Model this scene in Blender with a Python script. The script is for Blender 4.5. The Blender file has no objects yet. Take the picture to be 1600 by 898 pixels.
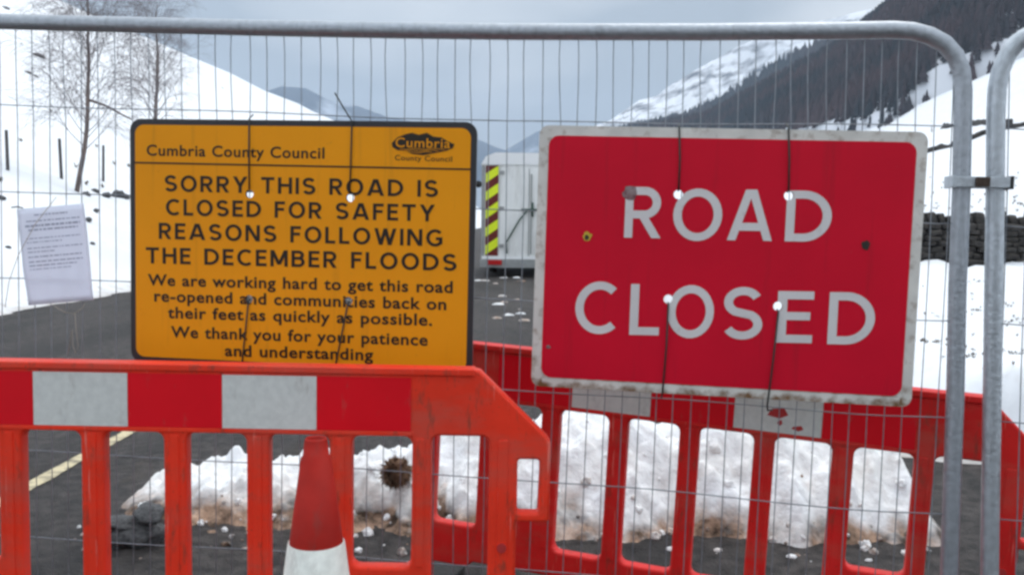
import bpy, bmesh, math, random
from mathutils import Vector, Matrix, noise
random.seed(7)
SC = bpy.context.scene
COL = SC.collection
R = math.radians

# ------------------------------------------------------------------ camera
FPX, CX, CY = 1443.0, 800.0, 449.0
CAM = Vector((0, 0, 1.4))
PITCH, ROLL = math.atan(102 / FPX), 0.012
FWD = Vector((0, math.cos(PITCH), -math.sin(PITCH)))
_r0 = Vector((1, 0, 0)); _u0 = _r0.cross(FWD)
RIGHT = _r0 * math.cos(ROLL) + _u0 * math.sin(ROLL)
UP = RIGHT.cross(FWD)
cd = bpy.data.cameras.new('camera')
cd.sensor_width = 36; cd.lens = 36 * FPX / 1600; cd.clip_start = .05; cd.clip_end = 20000
cam = bpy.data.objects.new('camera', cd); COL.objects.link(cam)
m = Matrix((RIGHT, UP, -FWD)).transposed().to_4x4(); m.translation = CAM
cam.matrix_world = m
SC.camera = cam

# ------------------------------------------------------------------ sky and sun
SUN_EL, SUN_AZ = 60.0, 28.0        # veiled sun high beyond the fence, to the right of the valley
w = bpy.data.worlds.new('World'); SC.world = w; w.use_nodes = True
wn = w.node_tree.nodes; wl = w.node_tree.links; wn.clear()
wo = wn.new('ShaderNodeOutputWorld'); bg = wn.new('ShaderNodeBackground')
sky = wn.new('ShaderNodeTexSky'); sky.sky_type = 'NISHITA'; sky.sun_disc = False
sky.sun_elevation = R(SUN_EL); sky.sun_rotation = R(SUN_AZ); sky.air_density = 1; sky.dust_density = 3
tc = wn.new('ShaderNodeTexCoord')
sep = wn.new('ShaderNodeSeparateXYZ'); wl.new(tc.outputs['Generated'], sep.inputs[0])
el = wn.new('ShaderNodeMapRange'); el.inputs['From Min'].default_value = 0; el.inputs['From Max'].default_value = 1
el.inputs['To Min'].default_value = 1.75; el.inputs['To Max'].default_value = 9.6
wl.new(sep.outputs['Z'], el.inputs['Value'])
mp = wn.new('ShaderNodeMapping'); mp.inputs['Scale'].default_value = (1.6, 1.6, 4.2); mp.inputs['Location'].default_value = (6.64, 3.57, .1)
wl.new(tc.outputs['Generated'], mp.inputs['Vector'])
nz = wn.new('ShaderNodeTexNoise'); nz.inputs['Scale'].default_value = 1.5; nz.inputs['Detail'].default_value = 3; nz.inputs['Roughness'].default_value = .42
wl.new(mp.outputs[0], nz.inputs['Vector'])
cr = wn.new('ShaderNodeValToRGB')
cr.color_ramp.elements[0].position = .42; cr.color_ramp.elements[0].color = (.60, .69, .78, 1)
cr.color_ramp.elements[1].position = .64; cr.color_ramp.elements[1].color = (1.42, 1.46, 1.49, 1)
wl.new(nz.outputs['Fac'], cr.inputs['Fac'])
mul = wn.new('ShaderNodeVectorMath'); mul.operation = 'SCALE'
wl.new(cr.outputs['Color'], mul.inputs[0]); wl.new(el.outputs[0], mul.inputs['Scale'])
mx = wn.new('ShaderNodeMix'); mx.data_type = 'RGBA'; mx.inputs['Factor'].default_value = .96
wl.new(sky.outputs[0], mx.inputs['A']); wl.new(mul.outputs[0], mx.inputs['B'])
wl.new(mx.outputs['Result'], bg.inputs['Color']); bg.inputs['Strength'].default_value = .125
wl.new(bg.outputs[0], wo.inputs[0])
sd = bpy.data.lights.new('sun', 'SUN'); sd.energy = .7; sd.angle = R(30); sd.color = (1, .96, .9)
so = bpy.data.objects.new('sun', sd); COL.objects.link(so)
_d = Vector((math.sin(R(SUN_AZ)) * math.cos(R(SUN_EL)), math.cos(R(SUN_AZ)) * math.cos(R(SUN_EL)), math.sin(R(SUN_EL))))
so.rotation_euler = _d.to_track_quat('Z', 'Y').to_euler(); so.location = (20, 40, 60)
vs = SC.view_settings
vs.view_transform = 'Standard'; vs.look = 'None'; vs.gamma = 1; vs.use_curve_mapping = False; vs.exposure = 0.55
SC.cycles.filter_width = 2.9
SC.cycles.max_bounces = 6; SC.cycles.volume_bounces = 1
SC.cycles.use_denoising = True

# ------------------------------------------------------------------ helpers
def ray(px, py):
    return (FWD * FPX + RIGHT * (px - CX) + UP * (CY - py)).normalized()
def at(px, py, Y):                       # point on the pixel's ray at world depth Y
    d = ray(px, py); return CAM + d * (Y / d.y)
def hit(px, py, P, n):                   # ray against a plane
    d = ray(px, py); return CAM + d * ((P - CAM).dot(n) / d.dot(n))

def lerp(a, b, t): return a + (b - a) * t
def sstep(a, b, x):
    t = max(0., min(1., (x - a) / (b - a))); return t * t * (3 - 2 * t)
def interp(pts, x):
    if x <= pts[0][0]: return pts[0][1]
    for (a, b), (c, d) in zip(pts, pts[1:]):
        if x <= c: return b + (d - b) * (x - a) / (c - a)
    return pts[-1][1]
def fbm(x, y, z=0., o=4): return noise.fractal(Vector((x, y, z)), 1.0, 2.0, o)

def link(o, parent=None):
    COL.objects.link(o)
    if parent is not None: o.parent = parent
    return o
def obj(name, me, mat=None, parent=None, smooth=False):
    if isinstance(me, bmesh.types.BMesh):
        bm = me; me = bpy.data.meshes.new(name); bm.to_mesh(me); bm.free()
    if mat is not None and not me.materials: me.materials.append(mat)
    if smooth:
        for p in me.polygons: p.use_smooth = True
    return link(bpy.data.objects.new(name, me), parent)
def pyd(name, v, f, mat, parent=None, smooth=False):
    me = bpy.data.meshes.new(name); me.from_pydata(v, [], f); me.update()
    return obj(name, me, mat, parent, smooth)
def tag(o, label, cat, group=None):
    o['label'] = label; o['category'] = cat
    if group: o['group'] = group
    return o
def structure(o): o['kind'] = 'structure'; return o
def stuff(o, label=None, cat=None):
    o['kind'] = 'stuff'
    if label: o['label'] = label
    if cat: o['category'] = cat
    return o
def empty(name, M=None):
    e = bpy.data.objects.new(name, None); COL.objects.link(e); e.empty_display_size = .1
    if M is not None: e.matrix_world = M
    return e

def bm_box(bm, x0, x1, y0, y1, z0, z1, M=None):
    vs_ = [bm.verts.new((x, y, z)) for x in (x0, x1) for y in (y0, y1) for z in (z0, z1)]
    for q in ((0, 1, 3, 2), (4, 6, 7, 5), (0, 4, 5, 1), (2, 3, 7, 6), (0, 2, 6, 4), (1, 5, 7, 3)):
        bm.faces.new([vs_[i] for i in q])
    if M is not None:
        for v in vs_: v.co = M @ v.co
    return vs_
def box(name, x0, x1, y0, y1, z0, z1, mat, parent=None, bev=0., seg=2):
    bm = bmesh.new(); bm_box(bm, x0, x1, y0, y1, z0, z1)
    if bev: bmesh.ops.bevel(bm, geom=bm.edges[:], offset=bev, segments=seg, affect='EDGES', profile=.7)
    bmesh.ops.recalc_face_normals(bm, faces=bm.faces[:])
    return obj(name, bm, mat, parent, smooth=False)
def tube_geo(pts, rad, n=6, V=None, F=None, cap=True):
    V = [] if V is None else V; F = [] if F is None else F
    pts = [Vector(p) for p in pts]
    if not hasattr(rad, '__len__'): rad = [rad] * len(pts)
    t0 = (pts[1] - pts[0]).normalized()
    a = t0.orthogonal().normalized(); base = len(V)
    for i, p in enumerate(pts):
        t = (pts[min(i + 1, len(pts) - 1)] - pts[max(i - 1, 0)]).normalized()
        a = (a - t * a.dot(t))
        a = a.normalized() if a.length > 1e-6 else t.orthogonal().normalized()
        b = t.cross(a)
        for k in range(n):
            g = 2 * math.pi * k / n
            V.append(tuple(p + (a * math.cos(g) + b * math.sin(g)) * rad[i]))
    for i in range(len(pts) - 1):
        for k in range(n):
            q = base + i * n
            F.append((q + k, q + (k + 1) % n, q + n + (k + 1) % n, q + n + k))
    if cap:
        F.append(tuple(range(base + n - 1, base - 1, -1)))
        F.append(tuple(range(base + (len(pts) - 1) * n, base + len(pts) * n)))
    return V, F
def tube(name, pts, rad, mat, parent=None, n=6, smooth=True):
    V, F = tube_geo(pts, rad, n); return pyd(name, V, F, mat, parent, smooth)

def rrect(x0, x1, y0, y1, r, n=5):
    out = []
    for cx, cy, a0 in ((x1 - r, y1 - r, 0), (x0 + r, y1 - r, 90), (x0 + r, y0 + r, 180), (x1 - r, y0 + r, 270)):
        for k in range(n + 1):
            a = R(a0 + 90 * k / n); out.append((cx + r * math.cos(a), cy + r * math.sin(a)))
    return out
def slab_mesh(name, outer, holes, thick, bevel=0., res=2):
    """flat plate with holes: outline in local x/z, front face towards -y"""
    cu = bpy.data.curves.new(name, 'CURVE'); cu.dimensions = '2D'; cu.fill_mode = 'BOTH'
    cu.extrude = max(thick / 2 - bevel, .0001); cu.bevel_depth = bevel; cu.bevel_resolution = res; cu.offset = -bevel
    for loop in [outer] + [h_[::-1] for h_ in holes]:
        s = cu.splines.new('POLY'); s.points.add(len(loop) - 1); s.use_cyclic_u = True
        for p, (x, y) in zip(s.points, loop): p.co = (x, y, 0, 1)
    o = bpy.data.objects.new(name, cu); COL.objects.link(o)
    dg = bpy.context.evaluated_depsgraph_get()
    me = bpy.data.meshes.new_from_object(o.evaluated_get(dg), depsgraph=dg)
    bpy.data.objects.remove(o); bpy.data.curves.remove(cu)
    me.transform(Matrix.Rotation(R(90), 4, 'X')); me.materials.clear()
    return me

# ------------------------------------------------------------------ materials
def mat(name, col, rough=.7, metal=0., var=.0, vscale=8., bump=0., bscale=60., col2=None, spec=.4, detail=4, coords='Object'):
    M = bpy.data.materials.new(name); M.use_nodes = True
    N = M.node_tree.nodes; L = M.node_tree.links; b = N['Principled BSDF']
    b.inputs['Roughness'].default_value = rough; b.inputs['Metallic'].default_value = metal
    b.inputs['Specular IOR Level'].default_value = spec
    c = (*col, 1)
    b.inputs['Base Color'].default_value = c
    t = N.new('ShaderNodeTexCoord')
    if var or col2:
        nt = N.new('ShaderNodeTexNoise'); nt.inputs['Scale'].default_value = vscale; nt.inputs['Detail'].default_value = detail
        L.new(t.outputs[coords], nt.inputs['Vector'])
        rp = N.new('ShaderNodeValToRGB'); e = rp.color_ramp.elements
        e[0].position = .32; e[1].position = .68
        if col2: e[0].color = c; e[1].color = (*col2, 1)
        else:
            e[0].color = tuple(x * (1 - var) for x in col) + (1,); e[1].color = tuple(min(1, x * (1 + var)) for x in col) + (1,)
        L.new(nt.outputs['Fac'], rp.inputs['Fac']); L.new(rp.outputs['Color'], b.inputs['Base Color'])
    if bump:
        nb = N.new('ShaderNodeTexNoise'); nb.inputs['Scale'].default_value = bscale; nb.inputs['Detail'].default_value = 5
        L.new(t.outputs[coords], nb.inputs['Vector'])
        bp = N.new('ShaderNodeBump'); bp.inputs['Strength'].default_value = bump; bp.inputs['Distance'].default_value = .02
        L.new(nb.outputs['Fac'], bp.inputs['Height']); L.new(bp.outputs[0], b.inputs['Normal'])
    return M
def attr_mix(M, attr, col, noise_scale=0., hard=.5):
    """mix the material's colour towards col by a vertex attribute (dirt, rock), broken up by noise"""
    N = M.node_tree.nodes; L = M.node_tree.links; b = N['Principled BSDF']
    at_ = N.new('ShaderNodeAttribute'); at_.attribute_name = attr
    fac = at_.outputs['Fac']
    if noise_scale:
        t = N.new('ShaderNodeTexCoord'); nt = N.new('ShaderNodeTexNoise'); nt.inputs['Scale'].default_value = noise_scale; nt.inputs['Detail'].default_value = 6
        L.new(t.outputs['Object'], nt.inputs['Vector'])
        ad = N.new('ShaderNodeMath'); ad.operation = 'ADD'; L.new(fac, ad.inputs[0]); L.new(nt.outputs['Fac'], ad.inputs[1])
        mr = N.new('ShaderNodeMapRange'); mr.inputs['From Min'].default_value = 1 - hard * .5; mr.inputs['From Max'].default_value = 1 + hard * .5
        L.new(ad.outputs[0], mr.inputs['Value']); fac = mr.outputs[0]
    mx = N.new('ShaderNodeMix'); mx.data_type = 'RGBA'
    src = b.inputs['Base Color'].links[0].from_socket if b.inputs['Base Color'].links else None
    if src is not None: L.new(src, mx.inputs['A'])
    else: mx.inputs['A'].default_value = b.inputs['Base Color'].default_value
    mx.inputs['B'].default_value = (*col, 1)
    L.new(fac, mx.inputs['Factor']); L.new(mx.outputs['Result'], b.inputs['Base Color'])
    return M
def set_attr(me, name, vals):
    a = me.attributes.new(name, 'FLOAT', 'POINT'); a.data.foreach_set('value', vals)

def grime(M_, col, scale=(6, 6, 6), lo=.55, hi=.75, amt=1., rough=None):
    """a further layer of wear: stains, scuffs and splashes of another colour"""
    N = M_.node_tree.nodes; L = M_.node_tree.links; b = N['Principled BSDF']
    t = N.new('ShaderNodeTexCoord'); mp_ = N.new('ShaderNodeMapping'); mp_.inputs['Scale'].default_value = scale
    mp_.inputs['Location'].default_value = (scale[0] * 3.1, scale[2] * .7, lo * 9)
    L.new(t.outputs['Object'], mp_.inputs['Vector'])
    nt = N.new('ShaderNodeTexNoise'); nt.inputs['Scale'].default_value = 1.; nt.inputs['Detail'].default_value = 8; nt.inputs['Roughness'].default_value = .65
    L.new(mp_.outputs[0], nt.inputs['Vector'])
    mr = N.new('ShaderNodeMapRange'); mr.inputs['From Min'].default_value = lo; mr.inputs['From Max'].default_value = hi; mr.inputs['To Max'].default_value = amt
    L.new(nt.outputs['Fac'], mr.inputs['Value'])
    mx_ = N.new('ShaderNodeMix'); mx_.data_type = 'RGBA'; L.new(mr.outputs[0], mx_.inputs['Factor'])
    if b.inputs['Base Color'].links: L.new(b.inputs['Base Color'].links[0].from_socket, mx_.inputs['A'])
    else: mx_.inputs['A'].default_value = b.inputs['Base Color'].default_value
    mx_.inputs['B'].default_value = (*col, 1); L.new(mx_.outputs['Result'], b.inputs['Base Color'])
    if rough is not None:
        r2 = N.new('ShaderNodeMapRange'); r2.inputs['From Min'].default_value = lo; r2.inputs['From Max'].default_value = hi
        r2.inputs['To Min'].default_value = b.inputs['Roughness'].default_value; r2.inputs['To Max'].default_value = rough
        L.new(nt.outputs['Fac'], r2.inputs['Value']); L.new(r2.outputs[0], b.inputs['Roughness'])
    return M_
M = {}
M['snow'] = attr_mix(mat('snow', (.80, .82, .85), .75, var=.05, vscale=.5, bump=.35, bscale=7, spec=.2), 'dirt', (.30, .22, .15), 5., .8)
M['pile'] = attr_mix(mat('pile_snow', (.86, .87, .89), .7, col2=(.83, .81, .79), vscale=4.5, bump=.6, bscale=30, spec=.2), 'dirt', (.17, .09, .05), 12., .8)
_n = M['pile'].node_tree.nodes; _l = M['pile'].node_tree.links
_mx = M['pile'].node_tree.nodes['Principled BSDF'].inputs['Base Color'].links[0].from_node
_tc = _n.new('ShaderNodeTexCoord'); _nt = _n.new('ShaderNodeTexNoise'); _nt.inputs['Scale'].default_value = 7; _nt.inputs['Detail'].default_value = 8; _nt.inputs['Roughness'].default_value = .7
_l.new(_tc.outputs['Object'], _nt.inputs['Vector']); _cr = _n.new('ShaderNodeValToRGB'); _e = _cr.color_ramp.elements
_e[0].position = .40; _e[0].color = (.045, .026, .016, 1); _e[1].position = .62; _e[1].color = (.46, .30, .21, 1)
_l.new(_nt.outputs['Fac'], _cr.inputs['Fac']); _l.new(_cr.outputs['Color'], _mx.inputs['B'])
M['asphalt'] = mat('asphalt', (.014, .0122, .0122), .66, col2=(.080, .069, .065), vscale=14., bump=1., bscale=75, detail=12, spec=.22)
M['line'] = mat('worn_line', (.62, .53, .34), .8, col2=(.16, .14, .11), vscale=11., bump=.4, bscale=90, detail=10)
M['line'].node_tree.nodes['Color Ramp'].color_ramp.elements[0].position = .43
M['galv'] = mat('galvanised', (.40, .43, .47), .45, .7, var=.10, vscale=55., bump=.12, bscale=90)
M['galv2'] = mat('galvanised_bright', (.50, .54, .58), .42, .7, var=.12, vscale=45., bump=.12, bscale=90)
M['wire'] = mat('mesh_wire', (.24, .26, .29), .5, .5, var=.2, vscale=30)
M['tie'] = mat('dark_tie', (.030, .032, .03), .5)
M['yface'] = mat('yellow_face', (.86, .33, .007), .5, var=.05, vscale=2.5, spec=.15, bump=.03, bscale=9)
M['black'] = mat('black_print', (.022, .016, .010), .5, spec=.3)
M['bedge'] = mat('black_border', (.028, .028, .032), .45)
M['rface'] = mat('red_face', (.62, .003, .024), .5, var=.07, vscale=3., spec=.18, bump=.03, bscale=9)
M['letter'] = mat('grey_white_letter', (.68, .65, .65), .5, var=.06, vscale=6)
M['panel'] = attr_mix(mat('dirty_white_border', (.66, .64, .60), .55, var=.12, vscale=12.), 'rust', (.17, .085, .03), 38., .35)
M['alu'] = mat('alloy_channel', (.42, .43, .44), .45, .7)
M['plastic'] = mat('barrier_plastic', (.86, .042, .016), .5, var=.10, vscale=5., spec=.22, bump=.05, bscale=30)
M['plastic2'] = mat('barrier_plastic_worn', (.72, .018, .016), .5, var=.12, vscale=5., spec=.22, bump=.05, bscale=30)
M['refr'] = mat('reflective_red', (.76, .005, .015), .45, var=.05, vscale=6, spec=.18)
M['refw'] = mat('reflective_white', (.66, .67, .645), .4, var=.07, vscale=60, spec=.4, detail=8)
M['torn'] = mat('torn_patch', (.45, .03, .03), .6)
M['cone'] = mat('cone_plastic', (.38, .016, .010), .65, var=.14, vscale=14, spec=.2)
M['sleeve'] = mat('cone_sleeve', (.7, .71, .66), .4, var=.1, vscale=40)
M['blackr'] = mat('recycled_black', (.02, .02, .02), .8, bump=.3)
M['paper'] = mat('paper', (.78, .80, .92), .6, var=.04, vscale=8)
M['print'] = mat('grey_print', (.34, .36, .46), .7)
M['string'] = mat('string', (.38, .33, .27), .9)
M['van'] = mat('trailer_white', (.80, .81, .80), .45, var=.06, vscale=1.5)
M['vanroof'] = mat('trailer_roof', (.8, .81, .82), .4)
M['vangrey'] = mat('trailer_trim', (.30, .31, .31), .5, var=.1)
M['cyel'] = mat('chevron_yellow', (.75, .88, .02), .5)
M['cred'] = mat('chevron_red', (.14, .012, .010), .5)
M['tail'] = mat('tail_light', (.45, .01, .01), .25)
M['cable'] = mat('green_cable', (.03, .07, .05), .6)
M['rubber'] = mat('tyre_rubber', (.02, .02, .02), .8)
M['stone'] = mat('wall_stone', (.022, .021, .022), .9, col2=(.066, .058, .050), vscale=2.6, bump=.8, bscale=14)
M['rock'] = mat('boulder', (.030, .031, .034), .75, col2=(.11, .11, .112), vscale=6., bump=.25, bscale=18)
M['post'] = mat('weathered_post', (.09, .085, .085), .9, var=.2, vscale=8, bump=.4)
M['bark'] = mat('birch_bark', (.20, .15, .13), .85, col2=(.10, .085, .085), vscale=3.)
M['twig'] = mat('birch_twig', (.16, .135, .14), .9)
M['turf'] = mat('brown_turf', (.085, .048, .030), .95, col2=(.26, .155, .095), vscale=45.)
M['heather'] = mat('tussock', (.09, .075, .06), .95, col2=(.18, .145, .11), vscale=3.)
for k_ in ('plastic', 'plastic2'):
    grime(M[k_], (.52, .10, .07), (3, 3, 8), .46, .68, .65); grime(M[k_], (.13, .06, .04), (34, 34, 9), .57, .70, .6); grime(M[k_], (.80, .30, .24), (110, 110, 6), .63, .72, .6); grime(M[k_], (.10, .05, .035), (120, 120, 120), .62, .70, .55)
for k_ in ('yface',): grime(M[k_], (.46, .20, .02), (26, 26, 1.6), .56, .78, .5); grime(M[k_], (.30, .14, .03), (70, 70, 60), .66, .74, .5)
for k_ in ('rface',): grime(M[k_], (.30, .012, .02), (26, 26, 1.6), .56, .78, .55); grime(M[k_], (.42, .16, .15), (60, 60, 60), .69, .75, .5); grime(M[k_], (.45, .12, .12), (7, 7, 150), .70, .78, .35)
for k_ in ('refw', 'refr'): grime(M[k_], (.20, .15, .12), (30, 30, 12), .60, .76, .4)
for k_ in ('letter',): grime(M[k_], (.30, .24, .22), (30, 30, 22), .60, .75, .5)
for k_ in ('cone', 'sleeve'): grime(M[k_], (.12, .06, .05), (24, 24, 10), .55, .75, .5)
for k_ in ('van',): grime(M[k_], (.30, .29, .26), (5, 5, .8), .5, .8, .6)
for k_ in ('galv', 'galv2'): grime(M[k_], (.20, .21, .23), (80, 80, 7), .55, .75, .6)
grime(M['asphalt'], (.008, .008, .009), (1.5, .5, 1), .48, .62, .6, .38); grime(M['asphalt'], (.11, .085, .065), (2.6, 1.6, 1), .60, .75, .5, .9); grime(M['asphalt'], (.005, .005, .006), (60, 60, 60), .58, .70, .8)
_n = M['paper'].node_tree.nodes; _l = M['paper'].node_tree.links; _t = _n.new('ShaderNodeBsdfTranslucent'); _t.inputs['Color'].default_value = (.93, .95, 1, 1)
_m = _n.new('ShaderNodeMixShader'); _m.inputs[0].default_value = .6; _l.new(_n['Principled BSDF'].outputs[0], _m.inputs[1]); _l.new(_t.outputs[0], _m.inputs[2]); _l.new(_m.outputs[0], _n['Material Output'].inputs['Surface'])
def hill_mat(name, snow, rock, scale, th):
    return attr_mix(mat(name, snow, .85, var=.06, vscale=.01, spec=.1), 'rock', rock, scale, th)
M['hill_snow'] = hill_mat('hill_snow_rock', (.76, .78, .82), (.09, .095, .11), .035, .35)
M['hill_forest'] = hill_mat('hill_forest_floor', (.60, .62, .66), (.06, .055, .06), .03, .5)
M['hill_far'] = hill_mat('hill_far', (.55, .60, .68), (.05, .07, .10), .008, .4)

# ------------------------------------------------------------------ terrain
def left_edge(Y): return -7.3 + .35 * fbm(Y * .21, 3.1) + .12 * fbm(Y * 1.1, 8.)
def right_edge(Y): return 2.35 + .35 * fbm(Y * .25, 11.) + .15 * fbm(Y * 1.3, 5.)
ZF = [(0, 0), (12, 0), (60, 6), (100, 19), (135, 34), (150, 46), (180, 61), (250, 92), (400, 150), (900, 190)]
def ground_z(X, Y, fine=True):
    d = left_edge(Y) - X
    if d > 0:
        H = (60 + .026 * max(Y, 0)) * (1 - sstep(800, 1300, Y))
        s = H / 128.
        a = s * d * (.86 + .14 * sstep(5, 40, d)) ; b = H + .02 * d
        z = -math.log(math.exp(-a / 5.) + math.exp(-b / 5.)) * 5. if a < 300 else b
        z = max(z, 0) * sstep(-.2, 1.6, d) + .10 * sstep(0, .5, d)
        z += .30 * fbm(X * .22, Y * .22, 2.) * sstep(.4, 4, d) + (1.6 * fbm(X * .03, Y * .03, 7.) + .9 * fbm(X * .11, Y * .09, 4.)) * sstep(15, 60, d)
        if fine: z += .05 * fbm(X * 1.7, Y * 1.7, 1.) * sstep(0, .6, d)
        return z
    d = X - right_edge(Y)
    if d > 0:
        near = sstep(5.2, 5.75, Y + .25 * fbm(X * 1.3, Y * .2, 4.) )
        z = near * (.46 * sstep(-.05, .75, d)) + (1 - near) * -.06
        zn = .36 * max(0, X - 12); zf = interp(ZF, X)
        z += lerp(zn, zf, sstep(60, 250, Y)) * (1 - sstep(900, 1300, Y))
        z += near * (.16 * fbm(X * .9, Y * .9, 3.) * sstep(0, .8, d) + .25 * fbm(X * .12, Y * .12, 5.) * sstep(8, 30, d))
        if fine: z += near * .075 * noise.multi_fractal(Vector((X * 2.6, Y * 2.2, 1.)), 1., 2., 3) * sstep(0, .5, d)
        return z
    return -.06 if abs(Y) < 400 else -.06 + .05
def ground_hit(px, py, y0=4., y1=1500.):
    d = ray(px, py); Y = y0
    while Y < y1:
        p = CAM + d * (Y / d.y)
        if p.z <= max(0, ground_z(p.x, p.y, False)): return p
        Y += .02 + Y * .004
    return CAM + d * (y1 / d.y)

def axis(segs, tail, far):
    out = []
    for a, b, s in segs:
        n = max(1, round((b - a) / s)); out += [a + (b - a) * k / n for k in range(n)]
    x = segs[-1][1]; st = segs[-1][2]
    while x < far:
        out.append(x); st *= tail; x += st
    out.append(far); return out
xr = axis([(0, 2, .4), (2, 4.6, .09), (4.6, 14, .28)], 1.10, 900)
xl = axis([(0, 6.4, .5), (6.4, 9, .14), (9, 16, .3)], 1.10, 700)
xs = [-x for x in reversed(xl[1:])] + xr
ys = axis([(-24, 4.6, 1.2), (4.6, 8.5, .1), (8.5, 34, .3)], 1.075, 1600)
V = []; D = []
for Y in ys:
    for X in xs:
        z = ground_z(X, Y); V.append((X, Y, z))
        edge = max(0, 1 - abs(X - left_edge(Y)) / .5) if X < 0 else max(0, 1 - abs(X - right_edge(Y)) / .35)
        if X > 2 and 4.6 < Y < 6.2: edge = max(edge, 1 - sstep(.02, .28, z))
        D.append(.52 * edge + (.12 if X > 2 and Y < 20 and random.random() < .03 else 0))
nx = len(xs)
F = [(j * nx + i, j * nx + i + 1, (j + 1) * nx + i + 1, (j + 1) * nx + i) for j in range(len(ys) - 1) for i in range(nx - 1)]
g = structure(pyd('ground', V, F, M['snow'], smooth=True)); set_attr(g.data, 'dirt', D)
structure(pyd('valley_floor', [(-3300, -250, -1.2), (3300, -250, -1.2), (3300, 4800, -1.2), (-3300, 4800, -1.2)], [(0, 1, 2, 3)], M['snow']))

# road: one sheet, the snow rises through it at its edges
V = []; rx = [-9.5 + 1.0 * k for k in range(19)]; ry = axis([(-24, 40, 2.)], 1.2, 1500)
for Y in ry:
    for X in rx: V.append((X, Y, 0))
n = len(rx)
road = structure(pyd('road', V, [(j * n + i, j * n + i + 1, (j + 1) * n + i + 1, (j + 1) * n + i) for j in range(len(ry) - 1) for i in range(n - 1)], M['asphalt']))
V = []; F = []
Y = -5.
k = 0
while Y < 60:
    a = .045 + .012 * fbm(Y * 3, 1.); b = .045 + .012 * fbm(Y * 3, 9.)
    V += [(-2.5 - a, Y, .004), (-2.5 + b, Y, .004)]
    if k: F.append((2 * k - 2, 2 * k - 1, 2 * k + 1, 2 * k))
    k += 1; Y += .06 if Y < 12 else .5
ln = structure(pyd('road_line', V, F, M['line']))

# distant hills: each a ridge with its own distance, a front slope and a back slope
def hill(name, cols, mt, rockf, nu=70, nv=22, amp=.03, seed=0., bulge=.10):
    cols = sorted(cols); V = []; A = []
    t0, t1 = cols[0][0], cols[-1][0]; P = []
    for i in range(nu + 1):
        t = t0 + (t1 - t0) * i / nu
        q = [interp([(c[0], c[k]) for c in cols], t) for k in range(1, 7)]
        foot = at(q[0], q[1], q[2]); rid = at(q[3], q[4], q[5]); Ht = rid.z - foot.z; row = []
        for j in range(nv + 7):
            v = j / nv
            if v <= 1:
                p = foot.lerp(rid, v); p.z += bulge * Ht * math.sin(math.pi * v)
            else:
                p = rid + (rid - foot) * (v - 1) * .8; p.z = rid.z - Ht * 1.1 * (v - 1) ** 1.3 - 0
            f = amp * Ht * fbm(p.x * 6 / Ht * .25, p.y * 6 / Ht * .25, seed, 5)
            p.z += f * (.25 + .75 * math.sin(math.pi * min(v, 1)))
            if j == 0: p.z -= Ht * .3 + 8
            row.append(p); V.append(tuple(p)); A.append(rockf(t, v, p))
        P.append(row)
    w_ = nv + 7
    F = [(i * w_ + j, (i + 1) * w_ + j, (i + 1) * w_ + j + 1, i * w_ + j + 1) for i in range(nu) for j in range(w_ - 1)]
    o = structure(pyd(name, V, F, mt, smooth=True)); set_attr(o.data, 'rock', A)
    return P
# columns: t, foot px, py, Y, ridge px, py, Y
P1 = hill('forest_hill', [(0, 960, 228, 950, 1030, 214, 1150), (.12, 1080, 222, 760, 1110, 200, 1050), (.25, 1180, 216, 560, 1183, 158, 950), (.35, 1250, 214, 450, 1241, 128, 920), (.45, 1310, 210, 390, 1298, 98, 880), (.55, 1388, 203, 335, 1345, 62, 850),
                         (.7, 1436, 160, 330, 1390, 28, 820), (.8, 1452, 138, 330, 1440, -12, 780), (1.0, 1545, 100, 320, 1600, -120, 740), (1.4, 1900, -20, 320, 2000, -260, 700)],
          M['hill_forest'], lambda t, v, p: .10 + .3 * sstep(.05, .3, v), seed=1.)
P2 = hill('wooded_ridge', [(0, 940, 232, 1300, 990, 210, 1500), (.3, 1150, 225, 1250, 1060, 192, 1500), (.42, 1220, 215, 1250, 1126, 162, 1480), (.5, 1300, 200, 1200, 1168, 134, 1450), (.6, 1370, 190, 1180, 1222, 99, 1430), (.7, 1450, 150, 1150, 1275, 76, 1400), (1, 1800, 0, 1000, 1600, -60, 1300)],
          M['hill_forest'], lambda t, v, p: .45, seed=2.)
P3 = hill('snowy_crag', [(0, 900, 235, 1900, 920, 200, 2300), (.1, 950, 230, 1900, 954, 188, 2300), (.25, 1000, 225, 1900, 998, 157, 2300), (.35, 1050, 220, 1900, 1027, 150, 2280), (.42, 1080, 220, 1900, 1041, 137, 2260), (.55, 1150, 210, 1900, 1098, 104, 2230), (.65, 1230, 205, 1900, 1140, 80, 2200), (.8, 1350, 180, 1800, 1190, 56, 2150), (1, 1700, 60, 1700, 1400, 5, 2100)],
          M['hill_snow'], lambda t, v, p: .42 + .24 * fbm(p.x * .012, p.z * .03, 3.), seed=3., amp=.05, nu=120, nv=40)
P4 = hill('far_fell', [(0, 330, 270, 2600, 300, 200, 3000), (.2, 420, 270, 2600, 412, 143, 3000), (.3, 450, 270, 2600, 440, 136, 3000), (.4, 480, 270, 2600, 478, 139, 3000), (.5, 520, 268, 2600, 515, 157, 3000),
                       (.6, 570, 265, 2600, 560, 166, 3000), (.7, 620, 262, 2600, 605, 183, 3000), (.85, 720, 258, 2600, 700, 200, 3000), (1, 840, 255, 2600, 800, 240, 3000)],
          M['hill_far'], lambda t, v, p: .78 - .25 * sstep(.42, .5, t) * (1 - sstep(.55, .62, t)), seed=4.)
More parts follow.
